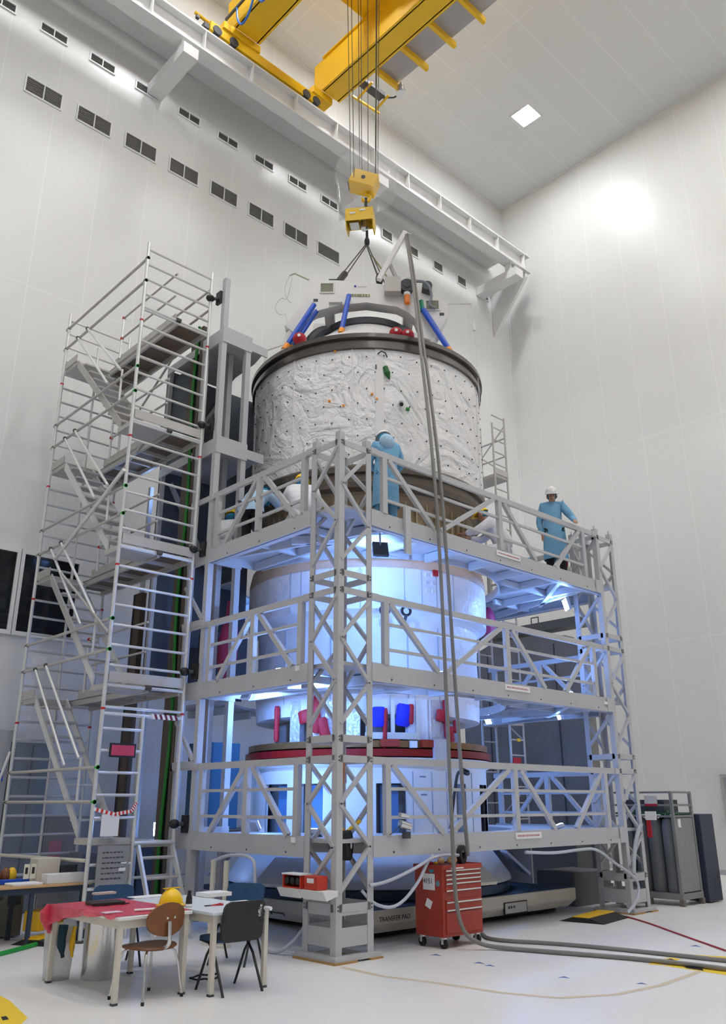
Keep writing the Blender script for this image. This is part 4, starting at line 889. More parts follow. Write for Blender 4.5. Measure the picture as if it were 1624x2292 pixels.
q.build('print', M['dark'], t); MB().box(-.98, -.88, 3.325, 3.33, .84, .88).box(-.95, -.87, 3.325, 3.33, .93, .95).build('sticker', M['paper'], t)
# clamps that tie the scaffold to the grey mast
for z, w_ in ((1.42, 'lowest'), (3.6, 'second lowest'), (5.55, 'middle'), (7.75, 'second highest'), (10.25, 'topmost')):
    t = thing('scaffold_clamp', 'black clamp tying the scaffold to the grey mast, %s of the five' % w_, 'clamp', (-.1, 3.38, z), 'black clamps between scaffold and mast')
    MB().sph((sx1-.02, sy0-.02, z), (.085, .07, .065), 10, 6).build('clamp_jaw', M['black'], t, True)
    MB().box(-.05, 0.0, 3.2, 3.34, z-.12, z+.12).build('clamp_plate', M['black'], t)
    MB().tube((sx1, sy0, z), (-.02, 3.28, z), .03, 8).build('clamp_bar', M['dark'], t, True)
# cable ducts beside the mast
t = thing('cable_riser', 'brown and black cable riser with a green cable climbing the back of the mast', 'cable riser', (.1, 3.95, 0))
bm_ = mat('brown_duct', (.10, .075, .055), .6, var=.3, vscale=3, stretch=(1, 1, .2))
MB().box(.0, .06, 3.82, 3.95, .1, 9.9).build('duct', M['black'], t); MB().box(.0, .06, 3.95, 4.15, .1, 9.9).build('duct', bm_, t); MB().box(-.02, .06, 3.74, 3.82, .1, 9.9).build('duct', bm_, t)
pts = []; random.seed(5)
for k in range(16): pts.append((-.03, 3.90+.05*sin(k*1.1), .1+k*.655))
MB().path(pts, .028, 8, 2).build('green_cable', M['green'], t, True)
t = thing('cable_riser', 'second brown cable riser farther left behind the stair scaffold', 'cable riser', (.2, 5.3, 0))
MB().box(.0, .1, 5.22, 5.42, .1, 5.2).build('duct', bm_, t); MB().box(.0, .1, 5.42, 5.5, .1, 5.2).build('duct', M['black'], t)
# ------------------------------------------------------------ second scaffold, right behind the cylinder
s2 = thing('stair_scaffold', 'slim aluminium scaffold tower standing right behind the white cylinder', 'scaffold tower', (7.3, 2.9, 0))
xa, xb, ya, yb = 7.05, 7.5, 2.75, 3.45
for (x, y) in ((xa, ya), (xb, ya), (xa, yb), (xb, yb)): MB().tube((x, y, 0), (x, y, 10.15 if x == xb else 9.9), .024, 8).build('upright', AD, s2, True)
for i in range(33):
    z = 10.1-.3*i
    if 8.35 < z < 8.6: continue
    MB().tube((xa, ya, z), (xb, ya, z), .016, 6).build('rung', AD, s2, True)
    if i % 2 == 0: MB().tube((xa, yb, z), (xb, yb, z), .016, 6).build('rung', AD, s2, True)
for z0 in (8.75, .8, 2.9): MB().tube((xb, ya, z0), (xb, yb, z0+.6), .016, 6).tube((xb, yb, z0+.6), (xb, ya, z0+1.2), .016, 6).each('diagonal_tube', AD, s2, smooth=True)
MB().box(xa, xb, ya, yb, 8.58, 8.66).box(xa, xb+.02, ya-.02, ya, 8.66, 8.8).each('platform', AD, s2)
for z in (3.2, 5.2): MB().box(xa, xb, ya, yb, z, z+.06).each('platform', AD, s2)
for z in (9.2, 9.65): MB().tube((xb, ya, z), (xb, yb, z), .018, 6).build('guard_tube', AD, s2, True)
MB().box(7.05, 7.3, 2.70, 2.72, 2.35, 2.55).build('red_notice', M['redcover'], s2); MB().box(7.1, 7.28, 2.71, 2.72, 3.75, 3.95).build('paper_sign', M['paper'], s2)
MB().box(7.25, 7.35, 2.72, 2.74, 2.87, 2.93).build('yellow_label', M['yellow'], s2)
# ------------------------------------------------------------ big shipping container behind on the right
ct = thing('shipping_container', 'large upright weathered grey container section standing behind the platforms on the right', 'container', (10.5, 3.2, 0))
cg = mat('weathered_grey_cover', (.20, .20, .20), .65, var=.35, vscale=1.2, bump=.3, bscale=2)
prof = [(2.2, 0), (5.6, 0), (5.6, 4.75), (5.3, 5.1), (4.6, 5.35), (3.4, 5.35), (2.6, 5.25), (2.2, 4.95)]
MB().prism([V((9.05, y, z)) for y, z in prof], (.34, 0, 0)).build('cover', cg, ct)
MB().box(8.99, 9.39, 2.2, 5.7, 5.42, 5.62).build('lid', mat('dark_grey_lid', (.11, .115, .12), .5), ct)
MB().box(8.95, 9.4, 2.15, 5.75, .0, .16).build('base_frame', M['dark'], ct)
q = MB()
for y in (2.9, 3.9, 4.8): q.box(9.03, 9.05, y-.012, y+.012, .2, 5.1)
q.each('rib', M['dark'], ct)
MB().path([(9.1, 3.3, 5.62), (9.1, 3.3, 5.78), (9.1, 3.5, 5.78), (9.1, 3.5, 5.62)], .015, 6).build('lifting_eye', M['dark'], ct)
MB().box(8.4, 8.95, 2.3, 3.4, .0, .95).build('drawbar_box', mat('olive_base', (.10, .105, .10), .6), ct)
# ============================================================ foreground furniture and equipment
def rot(o, a): o.rotation_euler.z = a; return o
legm = mat('beige_metal_leg', (.66, .62, .54), .4)
def desk(x0, x1, y0, y1, h, top, label, cat='table', legs=None, topm=None, legm_=legm, lw=.045):
    t = thing('work_table', label, cat, ((x0+x1)/2, (y0+y1)/2, 0))
    MB().box(x0, x1, y0, y1, h-.028, h).build('table_top', topm or M['white'], t, bevel=.004)
    MB().box(x0+.03, x1-.03, y0+.03, y0+.05, h-.1, h-.03).box(x0+.03, x1-.03, y1-.05, y1-.03, h-.1, h-.03).box(x0+.03, x0+.05, y0+.05, y1-.05, h-.1, h-.03).box(x1-.05, x1-.03, y0+.05, y1-.05, h-.1, h-.03).build('apron', legm_, t)
    for x, y in legs or ((x0+.045, y0+.045), (x1-.045, y0+.045), (x0+.045, y1-.045), (x1-.045, y1-.045)):
        MB().box(x-lw/2, x+lw/2, y-lw/2, y+lw/2, .005, h-.03).build('leg', legm_, t)
        MB().box(x-lw/2-.003, x+lw/2+.003, y-lw/2-.003, y+lw/2+.003, 0, .02).build('foot_cap', M['dark'], t)
    return t
TH = .715
desk(-2.80, -2.02, -.19, 1.28, TH, 0, 'long table at the front left covered with thin red plastic')
desk(-1.97, -1.27, -.47, 1.15, TH, 0, 'white topped table behind the brown and black chairs, next to the red covered one', topm=mat('pale_table_top', (.70, .76, .80), .35))
# red plastic sheet hanging over the far left corner
random.seed(11); q = MB()
def cloth(fn, nu, nv): q.add([fn(i/nu, j/nv) for j in range(nv+1) for i in range(nu+1)], [(j*(nu+1)+i, j*(nu+1)+i+1, (j+1)*(nu+1)+i+1, (j+1)*(nu+1)+i) for j in range(nv) for i in range(nu)])
ex0, ex1, ey0, ey1 = -2.808, -1.99, -.14, 1.288; top = lambda x, y: TH+.006+.004*sin(x*31+y*17)+.003*sin(x*9-y*41)
cloth(lambda u, v: (ex0+(ex1-ex0)*u, ey0+(ey1-ey0)*v, top(ex0+(ex1-ex0)*u, ey0+(ey1-ey0)*v) if 0 < u < 1 and 0 < v < 1 else TH+.004), 12, 20)
def left(u, v):   # v down, u along the edge
    y = ey0+(ey1-ey0)*u; L_ = .02+.19*u**2.5+.006*sin(u*26); return (ex0-.012*v-.022*v*sin(u*19+v), y, TH+.004-L_*v)
def far(u, v):
    x = ex0+(ex1-ex0)*u; L_ = .20*(1-u)**1.5+.03+.006*sin(u*21); return (x, ey1+.01*v+.025*v*(1+sin(u*17)), TH+.004-L_*v)
cloth(left, 26, 5); cloth(far, 16, 5)
q.path([(ex0-.0, ey1, TH), (ex0-.03, ey1+.02, .62), (ex0+.03, ey1+.01, .52), (ex0+.0, ey1-.06, .47)], [.03, .06, .055, .02], 10, 1)
tag(q.build('plastic_sheet', M['redplastic'], None, True), 'crumpled red plastic sheet spread over the front left table, hanging down its corner', 'plastic sheet')
# chairs
def brown_chair():
    t = thing('school_chair', 'brown wooden chair with oval back and chrome legs beside the red covered table', 'chair', (0, 0, 0))
    q = MB(); rings = []
    for zz, k in ((.425, .92), (.44, 1), (.452, .97)):
        rings.append([V((.235*k*cos(a)*(1+.12*abs(sin(2*a))), .22*k*sin(a)*(1+.12*abs(sin(2*a))), zz-.01+(.012*(cos(a)**2)))) for a in [2*pi*i/28 for i in range(28)]])
    q.loft(rings); q.build('seat', M['brown'], t, True)
    q = MB(); rings = []
    for dy in (-.011, .011):
        rings.append([V((.225*cos(a)*(1+.06*abs(sin(2*a))), -.235+dy-.05*(sin(a)*.16)-.06*(cos(a)**2)*-.7, .675+.145*sin(a))) for a in [2*pi*i/28 for i in range(28)]])
    q.loft(rings); q.build('backrest', M['brown'], t, True)
    MB().path([(0, .02, .42), (0, -.18, .42), (0, -.265, .46), (0, -.262, .56), (0, -.25, .66)], .018, 8, 2).build('back_support', M['chrome'], t, True)
    MB().sph((-.04, -.262, .69), .012, 8, 6).sph((.05, -.262, .69), .012, 8, 6).each('screws', M['chrome'], t, True)
    for sx in (-1, 1):
        for sy in (-1, 1): MB().path([(sx*.13, sy*.12, .42), (sx*.19, sy*.17, .38), (sx*.235, sy*.225, .02)], .012, 8, 1).build('leg', M['chrome'], t, True); MB().tube((sx*.235, sy*.225, 0), (sx*.236, sy*.226, .03), .015, 8).build('foot_cap', M['rubber'], t)
    return t
def stack_chair(label, back, seat, frame=None, shape='square'):
    frame = frame or M['black']; t = thing('stacking_chair', label, 'chair', (0, 0, 0))
    q = MB(); rings = []
    for zz, k in ((.44, .93), (.455, 1), (.475, .98)):
        rings.append([V((.24*k*max(-1, min(1, 1.25*cos(a))), .22*k*max(-1, min(1, 1.25*sin(a))), zz)) for a in [2*pi*i/32 for i in range(32)]])
    q.loft(rings); q.build('seat', seat, t, True)
    q = MB(); rings = []
    for dy in (-.018, .012):
        rings.append([V((.235*max(-1, min(1, 1.3*cos(a))), -.235+dy-.07*(sin(a)*.5+.4)+.03*(cos(a)**2), .625+.18*max(-1, min(1, 1.25*sin(a))))) for a in [2*pi*i/32 for i in range(32)]])
    q.loft(rings); q.build('backrest', back, t, True)
    for sx in (-1, 1):
        MB().path([(sx*.22, .2, .0), (sx*.215, -.02, .43), (sx*.215, -.2, .46), (sx*.2, -.25, .62)], .013, 8, 1).build('leg', frame, t, True)
        MB().path([(sx*.22, -.29, .0), (sx*.215, -.05, .42), (sx*.215, .17, .44)], .013, 8, 1).build('leg', frame, t, True)
    return t
c = brown_chair(); c.location = (-2.39, -.06, 0); c.rotation_euler.z = radians(12)
c = stack_chair('black stacking chair with its back to the viewer, right of the brown chair', M['black'], M['bluechair']); c.location = (-1.64, -.27, 0); c.rotation_euler.z = radians(-2)
text('brand_patch', 'office', .05, (-.0, 0, 0), X, Z, M['paper'], None, .001).name = 'chair_lettering'
o = bpy.data.objects['chair_lettering']; o.parent = c; o.location = (.13, -.345, .66); o.rotation_euler = (radians(-6), radians(-80), 0)
c = stack_chair('dark blue chair on the far side of the red covered table', M['bluechair'], M['bluechair']); c.location = (-1.83, 1.62, 0); c.rotation_euler.z = radians(170)
c = stack_chair('dark blue chair on the far side of the white topped table', M['bluechair'], M['bluechair']); c.location = (-.78, .85, 0); c.rotation_euler.z = radians(120)
# steel waste bin with bag, gloves
b_ = thing('waste_bin', 'tall polished steel waste bin under the far end of the red covered table', 'bin', (-2.35, 1.2, 0))
MB().lathe([(.0, .0), (.17, .0), (.175, .02), (.175, .60), (.165, .61), (.16, .6)], (-2.28, 1.12, 0), 36).build('bin_body', M['chrome'], b_, True)
MB().lathe([(.0, .0), (.13, .0), (.15, .3), (.16, .5), (.155, .51)], (-2.62, 1.36, .0), 28).build('clear_bag', mat('clear_bag', (.75, .75, .73), .25, alpha=.55, bump=.8), b_, True)
MB().path([(-2.66, 1.22, .52), (-2.68, 1.2, .36), (-2.64, 1.21, .22)], [.05, .045, .02], 8, 1).build('dark_cloth', mat('dark_teal_cloth', (.01, .05, .08), .8), b_, True)
MB().path([(-2.56, 1.17, .5), (-2.58, 1.16, .34), (-2.56, 1.17, .22)], [.02, .03, .015], 8, 1).build('yellow_strip', M['yellow'], b_, True)
# things on the tables
def on(px, py, z=TH): return onZ(px, py, z)
p = on(382, 2029); h = thing('hard_hat', 'yellow hard hat lying on the table', 'helmet', p)
MB().sph(p+Z*.02, (.125, .11, .15), 24, 12, 0, pi/2).build('shell', M['helmy'], h, True); MB().lathe([(.11, .0), (.15, .0), (.15, .012), (.11, .02)], p+Z*.01, 28).build('brim', M['helmy'], h, True); MB().obox(p+Z*.172, X*.1, Y*.012, Z*.004).build('ridge', M['helmy'], h)
p = on(422, 2030); t = thing('glue_bottle', 'small black bottle standing upright on the table beside the hard hat', 'bottle', p)
MB().lathe([(0, 0), (.032, 0), (.034, .02), (.03, .09), (.018, .12), (.02, .15), (0, .155)], p, 20).build('bottle_body', M['black'], t, True)
MB().lathe([(.0345, .005), (.0345, .03)], p, 20).build('white_band', M['paper'], t, True)
p = on(235, 2026); t = thing('document_case', 'flat black document case on the red plastic', 'case', p); MB().obox(p+Z*.02, (X*.17-Y*.02), (Y*.11+X*.013), Z*.018).build('case_body', M['black'], t, bevel=.005); MB().obox(p+Z*.04+V((.19, -.1, -.03)), X*.03, Y*.008, Z*.006).build('case_tab', M['black'], t)
p = on(232, 2010); tag(MB().obox(p+Z*.05, X*.12, Y*.05, Z*.01).build('notebook', mat('buff_paper', (.62, .5, .45), .7)), 'buff coloured notebook lying on the black case', 'notebook')
p = on(335, 2041); q = MB(); q.tube(p-X*.14+Y*.05+Z*.02, p+X*.1+Z*.02, .012, 8).tube(p-X*.1+Y*.06+Z*.014, p+X*.14+Y*.02+Z*.012, .014, 8); tag(q.build('rolled_papers', M['paper']), 'rolled white papers near the edge of the red plastic', 'paper roll')
p = on(250, 2045); tag(MB().obox(p+Z*.012, X*.09, Y*.05, Z*.004).build('paper_sheet', mat('pinkish_paper', (.75, .6, .68), .6)), 'small loose paper on the near corner of the red plastic', 'paper')
for k, (px, py, w_, h_, m_, lab) in enumerate(((478, 2006, .16, .12, 'paper', 'stack of white papers on the far side of the table beside the black bottle'), (330, 2008, .2, .09, 'paper', 'white sheets behind the red plastic'), (540, 2020, .1, .07, 'paper', 'white sheet near the right end of the white table'))):
    p = on(px, py); tag(MB().obox(p+Z*(.008 if k else .025), X*w_, Y*h_, Z*(.004 if k else .02)).build('paper_sheet', M[m_]), lab, 'paper')
p = on(470, 2028); t = thing('pliers', 'red handled pliers on the white table', 'pliers', p)
MB().path([p, p+X*.06+Y*.01, p+X*.13+Z*.01], .012, 6, 1).path([p, p+X*.06-Y*.02, p+X*.13-Y*.04+Z*.01], .012, 6, 1).build('handles', M['redcover'], t, True); MB().obox(p-X*.03, X*.03, Y*.015, Z*.01).build('jaws', M['dark'], t)
tag(MB().path([on(560, 2030)+Z*.01, on(606, 2036)+Z*.01], .018, 10).build('paper_roll', M['paper']), 'small white roll lying at the right end of the white table', 'roll')
q = MB(); pts = [(-1.5+.16*cos(a)*(1+.2*sin(3*a)), .3+.12*sin(a), .02+.01*sin(5*a)) for a in [i*.5 for i in range(30)]]
tag(q.path(pts, .008, 6, 1).build('cable_tangle', M['rubber'], None, True), 'tangle of black cable on the floor under the white table', 'cable')
# ------------------------------------------------------------ work bench at the far left
def at_floor(px, py): return onZ(px, py, 0)
wb = desk(-2.75, -1.20, 3.62, 4.35, .70, 0, 'wooden topped work bench with dark legs at the left edge', topm=M['tan'], legm_=mat('dark_blue_leg', (.03, .05, .08), .5), legs=((-1.98, 3.68), (-1.26, 3.75), (-1.98, 4.3), (-2.7, 4.3)), lw=.05)
bz = .70
for (x0, x1, y0, y1, z0, z1, m_, nm_, lab, cat) in (
    (-1.80, -1.25, 3.68, 3.88, bz, bz+.12, 'white', 'flat_box', 'long low white box on the work bench', 'box'),
    (-1.82, -1.50, 4.0, 4.25, bz, bz+.30, 'cream', 'cardboard_box', 'tall beige box at the back of the work bench', 'box'),
    (-1.46, -1.22, 4.05, 4.25, bz, bz+.2, 'dark', 'equipment_case', 'dark case next to the beige box on the work bench', 'case'),
    (-2.25, -1.86, 3.66, 3.95, bz, bz+.03, 'paper', 'paper_stack', 'white papers at the left of the work bench', 'paper'),
    (-2.4, -1.9, 4.0, 4.1, bz, bz+.06, 'blue', 'blue_folder', 'blue folder on the work bench behind the papers', 'folder')):
    tag(MB().box(x0, x1, y0, y1, z0, z1).build(nm_, M[m_], None, bevel=.006), lab, cat)
for k, x in enumerate((-1.97, -1.88)):
    t = thing('label_card', '%s of two upright cards with black print on the work bench' % ('left' if k == 0 else 'right'), 'card', (x, 3.97, bz)); MB().box(x-.035, x+.035, 3.965, 3.975, bz+.06, bz+.24).build('card', mat('cream_card', (.75, .72, .6), .6), t); MB().box(x-.02, x+.015, 3.962, 3.965, bz+.12, bz+.2).build('card_print', M['black'], t)
random.seed(9)
for k, (x, m_, lab) in enumerate(((-2.42, 'brown', 'brown'), (-2.3, 'redcover', 'dark red'), (-2.16, 'brown', 'reddish brown'), (-2.08, 'yellow', 'yellow'), (-2.5, 'dark', 'dark'))):
    p = V((x, 4.18, bz+.10)); tag(MB().sph(p, (.07, .06, .10), 10, 8).build('small_bag', M[m_], None, True), '%s small bag in the clutter at the left end of the work bench' % lab, 'bag')
bx = thing('transit_case', 'grey case with large dark numerals under the work bench', 'case', (-2.3, 4.6, 0))
MB().box(-2.9, -1.75, 4.45, 5.0, .02, .6).build('case_body', mat('grey_green_case', (.22, .22, .20), .6), bx, bevel=.01)
text('case_number', '3073', .15, (-2.42, 4.446, .30), X, Z, M['black'], bx, .001)
MB().box(-2.3, -2.05, 4.44, 4.45, .47, .56).box(-1.98, -1.8, 4.44, 4.45, .40, .56).each('label_panels', M['dark'], bx)
yb = thing('cable_ramp', 'yellow and black cable ramp at the far left below the work bench', 'cable ramp', (-1.9, 3.7, 0))
d_ = V((.85, .52, 0)).normalized(); n_ = V((-d_.y, d_.x, 0)); o_ = V((-1.95, 3.62, 0))
MB().prism([o_-n_*.3, o_-n_*.12+Z*.07, o_+n_*.12+Z*.07, o_+n_*.3], d_*1.0).build('ramp_body', M['rubber'], yb)
MB().prism([o_-n_*.12+Z*.07, o_-n_*.12+Z*.085, o_+n_*.12+Z*.085, o_+n_*.12+Z*.07], d_*1.0).build('ramp_lid', M['yellow'], yb)
tag(MB().obox(V((-1.62, 4.05, .25)), d_*.28, n_*.12, Z*.12).build('yellow_box', M['yellow'], None, bevel=.01), 'yellow box lying behind the cable ramp under the work bench', 'box')
tag(MB().path([(-3.2, 2.75, .02), (-2.5, 3.14, .02), (-1.66, 3.72, .02), (-.9, 4.2, .02), (-.1, 4.5, .02)], .03, 8, 1).build('green_hose', mat('bright_green_hose', (.01, .32, .03), .4), None, True), 'bright green hose along the floor in front of the cable ramp', 'hose')
# cabinets against the left wall
for k, (x0, x1, z1, m_, lab) in enumerate(((-2.6, -1.95, 2.0, (.36, .36, .36), 'grey cabinet with a dark window at the left edge, against the wall'), (-1.9, -1.25, 2.9, (.42, .43, .44), 'tall grey panel cabinet with a yellow and blue label against the left wall'), (-1.2, -.55, 2.7, (.24, .28, .33), 'blue grey cabinet right of the labelled one against the left wall'), (-.5, .6, 1.5, (.34, .34, .35), 'low grey cabinet against the left wall behind the scaffold'))):
    t = thing('wall_cabinet', lab, 'cabinet', ((x0+x1)/2, 7.2, 0)); m__ = mat('cabinet_paint_%d' % k, m_, .5); MB().box(x0, x1, 6.95, 7.65, .02, z1).build('cabinet_body', m__, t, bevel=.01)
    MB().box(x0+.04, (x0+x1)/2-.01, 6.935, 6.95, .1, z1-.06).build('door', m__, t); MB().box((x0+x1)/2+.01, x1-.04, 6.935, 6.95, .1, z1-.06).build('door', m__, t)
    if k == 0: MB().box(x0+.08, x1-.15, 6.925, 6.935, 1.1, 1.75).build('window_pane', M['black'], t)
    if k == 1: MB().box(x0+.02, x0+.42, 6.925, 6.935, 2.05, 2.22).build('yellow_label', M['yellow'], t); MB().box(x0+.45, x0+.57, 6.925, 6.935, 2.05, 2.22).build('blue_label', M['blue'], t)
    if k == 3: MB().box(x0+.1, x0+.32, 6.925, 6.935, .8, 1.1).build('pink_sheet', mat('pink_sheet', (.6, .28, .36), .6), t)
for k in range(3):
    x = -.35+.5*k
    tag(MB().box(x, x+.42, 5.75, 6.25, 0, [.95, .7, 1.1][k]).build('storage_box', mat('storage_%d' % k, [(.16, .19, .24), (.3, .3, .3), (.1, .13, .18)][k], .6), None, bevel=.01), ['blue grey storage box on the floor behind the scaffold', 'light grey storage box between two darker ones behind the scaffold', 'dark tall storage box behind the scaffold by the mast'][k], 'box')
# ------------------------------------------------------------ red tool chest
tc_ = thing('tool_chest', 'red rolling tool chest with chrome drawer pulls in front of the platforms', 'tool chest', (1.95, -.02, 0))
cx0, cx1, cy0, cy1 = 1.60, 2.36, -.20, .28
MB().box(cx0, cx1, cy0, cy1, .13, .94).build('chest_body', M['red'], tc_, bevel=.008)
MB().box(cx0-.01, cx1+.01, cy0-.01, cy0+.01, .90, .955).box(cx0-.01, cx1+.01, cy1-.01, cy1+.01, .90, .955).box(cx0-.01, cx0+.01, cy0+.01, cy1-.01, .90, .955).box(cx1-.01, cx1+.01, cy0+.01, cy1-.01, .90, .955).build('top_tray_rim', M['red'], tc_)
zs = [.885, .835, .785, .735, .655, .52, .43]; prev = .925
for i, z in enumerate(zs):
    hh = (prev-z)/2; dw = MB().box(cx0+.05, cx1-.04, cy0-.012, cy0-.001, z-.005, prev-.012).build('drawer', M['red'], tc_)
    MB().box(cx0+.05, cx1-.04, cy0-.026, cy0-.012, z-.006, z+.01).build('drawer_pull', M['chrome'], dw); prev = z-.0 if i != 4 else .565
MB().box(cx0+.05, cx1-.04, cy0-.012, cy0-.001, .17, .405).build('bottom_door', M['red'], tc_)
for k, (x, y) in enumerate(((cx0+.06, cy0+.06), (cx1-.06, cy0+.06), (cx0+.06, cy1-.06), (cx1-.06, cy1-.06))):
    w_ = MB().tube((x-.018, y, .055), (x+.018, y, .055), .055, 18).build('caster', M['rubber'], tc_, True); MB().box(x-.03, x+.03, y-.02, y+.02, .1, .13).box(x-.03, x-.022, y-.02, y+.02, .05, .1).box(x+.022, x+.03, y-.02, y+.02, .05, .1).build('caster_fork', M['chrome'], w_)
pl = MB().box(cx0-.004, cx0-.0005, cy0+.13, cy0+.33, .66, .85).build('number_plate', M['paper'], tc_)
text('chest_number', '4151', .082, (cx0-.005, cy0+.325, .735), -Y, Z, M['black'], pl, .001)
MB().tube((cx0-.004, cy0+.18, .90), (cx0, cy0+.18, .90), .042, 20).build('round_sticker', mat('teal_sticker', (.05, .28, .4), .5), tc_)
MB().box(cx0-.003, cx0, cy0+.28, cy0+.34, .86, .935).build('grey_sticker', mat('grey_sticker', (.2, .2, .17), .6), tc_); MB().tube((cx0-.004, cy0+.08, .74), (cx0, cy0+.08, .74), .035, 18).build('mission_sticker', mat('brown_blue_sticker', (.15, .25, .3), .5), tc_)
MB().obox((cx0-.002, cy0+.24, .50), V((.002, 0, 0)), (Y*.045+Z*.02), (Z*.045-Y*.02)).build('tilted_label', M['paper'], tc_)
MB().box(cx0+.16, cx0+.4, cy0-.014, cy0-.001, .905, .92).build('paper_strip', M['paper'], tc_)
for (x, y, z, r_, m_, nm_, lab, cat) in ((1.83, .02, .985, (.05, .05, .045), 'wood', 'tape_roll', 'tan tape roll on the tool chest', 'tape'), (2.0, -.02, .99, (.09, .05, .05), 'wood', 'parcel', 'rounded tan parcel on the tool chest', 'parcel'), (1.76, .05, .965, (.03, .03, .02), 'yellow', 'yellow_tape', 'small yellow tape roll on the tool chest', 'tape'), (1.70, .1, .965, (.06, .05, .02), 'redcover', 'red_cloth', 'folded red cloth on the tool chest', 'cloth')):
    tag(MB().sph((x, y, z), r_, 14, 8).build(nm_, M[m_], None, True), lab, cat)
t = thing('cable_reel', 'black cable coil standing at the right end of the tool chest top', 'cable reel', (2.2, .0, .97)); MB().lathe([(.06, -.03), (.12, -.03), (.12, .03), (.06, .03), (.06, -.03)], (0, 0, 0), 28).build('coil', M['rubber'], t, True)
t.children[0].matrix_parent_inverse = Matrix(); t.rotation_euler = (radians(90), 0, radians(20)); t.location = (2.22, .0, 1.05)
# ------------------------------------------------------------ tray with red boxes on the corner tower
t = thing('wall_tray', 'white bent metal tray fixed to the base of the near lattice tower', 'tray', (-.1, .3, .68))
MB().prism([(-.24, -.05, .755), (-.01, -.05, .755), (-.01, -.05, .70), (-.18, -.05, .655)], (0, .42, 0)).build('tray', M['white'], t)
MB().prism([(-.24, .42, .755), (-.01, .42, .755), (-.01, .42, .70), (-.18, .42, .655)], (0, .38, 0)).build('tray', M['white'], t)
for k, (y0, y1, lab) in enumerate(((.10, .34, 'nearer red box with a white label on the metal tray'), (.40, .74, 'farther red box with an open front on the metal tray'))):
    t = thing('connector_box', lab, 'box', (-.12, (y0+y1)/2, .757), 'red boxes on the metal tray'); rb = mat('bright_red_box', (.55, .04, .02), .4)
    if k == 0: MB().box(-.20, -.04, y0, y1, .757, .905).build('box_body', rb, t, bevel=.006); MB().box(-.204, -.20, y0+.06, y1-.06, .83, .88).build('label', M['paper'], t)
    else:
        MB().box(-.20, -.04, y0, y0+.02, .757, .90).box(-.20, -.04, y1-.02, y1, .757, .90).box(-.06, -.04, y0+.02, y1-.02, .757, .90).box(-.20, -.06, y0+.02, y1-.02, .757, .77).build('box_body', rb, t); MB().box(-.21, -.03, y0-.01, y1+.01, .90, .915).build('box_lid', M['paper'], t)
        for yy in (.47, .57, .67): MB().tube((-.07, yy, .835), (-.19, yy, .835), .04, 12).build('socket', M['black'], t)
# hose reel and loose cable inside the corner tower
t = thing('cable_drum', 'black cable drum with yellow strap hanging inside the near lattice tower', 'cable drum', (.35, .3, 1.25))
MB().tube((.28, .28, 1.22), (.36, .16, 1.22), .17, 24).build('drum', M['rubber'], t, True); MB().tube((.365, .15, 1.22), (.37, .143, 1.22), .04, 12).build('hub_label', M['paper'], t)
MB().path([(.5, .12, 1.5), (.42, .2, 1.42), (.36, .2, 1.38)], .022, 8, 1).build('strap', M['yellow'], t, True)
MB().path([(.30, .2, 1.38), (.24, .35, 1.5), (.3, .4, 1.6)], .02, 8, 1).build('orange_cable', M['orange'], t, True)
q = MB(); q.path([(.35, .35, 1.6), (.5, .4, 2.2), (.3, .45, 2.9), (.5, .4, 3.6), (.32, .42, 4.2), (.45, .4, 5.0), (.32, .4, 5.9), (.35, .3, 6.2)], .014, 6, 2)
tag(q.build('orange_cable', mat('rusty_orange_cable', (.5, .16, .04), .5), None, True), 'orange cable winding up inside the near lattice tower', 'cable')
# floodlight on the beam, hanging flat bar, small camera
t = thing('security_camera', 'small metal camera clamped to the lower beam beside the near tower', 'camera', (1.0, -.05, 1.4))
MB().tube((.98, -.08, 1.46), (1.14, -.1, 1.42), .045, 16).tube((.98, -.08, 1.56), (1.12, -.08, 1.54), .03, 12).build('camera_body', M['chrome'], t, True); MB().box(1.08, 1.2, -.05, -.015, 1.28, 1.36).build('clamp', M['dark'], t); MB().path([(.98, -.08, 1.44), (.9, -.05, 1.36), (.84, -.03, 1.33)], .006, 6).build('camera_cable', M['dark'], t, True)
tag(MB().box(1.22, 1.33, -.05, .0, 5.02, 5.72).build('metal_channel', M['steel']), 'short upright grey channel hooked over the top platform beam', 'channel')
# ------------------------------------------------------------ hoses and cables
q = MB(); tip = vp(.80, 12.66, 1.0)
def hosepath(pxs):
    out = []
    for px, py, yv in pxs: out.append(onY(px, py, yv))
    return out
h1 = hosepath([(925, 640, 1.30), (938, 760, .62), (950, 860, .35), (972, 1060, -.05), (985, 1260, -.12), (996, 1500, -.2), (1006, 1740, -.26), (1013, 1900, -.30), (1018, 2000, -.33), (1028, 2065, -.36), (1045, 2096, -.42), (1072, 2112, -.50)])
h2 = hosepath([(930, 640, 1.32), (945, 760, .62), (960, 860, .35), (985, 1060, -.05), (1003, 1300, -.12), (1020, 1560, -.18), (1037, 1800, -.18), (1047, 1915, -.12)])
f1 = [onZ(1110, 2121, .026), onZ(1250, 2132, .026), onZ(1420, 2145, .026), onZ(1624, 2168, .026), onZ(1800, 2195, .026)]
f2 = [onZ(1078, 2090, .024), onZ(1095, 2104, .024), onZ(1250, 2112, .024), onZ(1420, 2128, .024), onZ(1624, 2150, .024), onZ(1800, 2168, .024)]
tag(q.path([tip+V((0, 0, .02))]+h1+f1, .026, 8, 2).build('hose', M['hose'], None, True), 'longer grey hose from the boom tip, crossing the tool chest front to the floor', 'hose')
tag(MB().path([tip+V((.06, 0, .0))]+h2, .026, 8, 2).build('hose', M['hose'], None, True), 'grey hose from the boom tip ending on top of the tool chest', 'hose')
tag(MB().path(f2, .024, 8, 2).build('hose', M['hose'], None, True), 'grey hose on the floor coming out from behind the tool chest', 'hose')
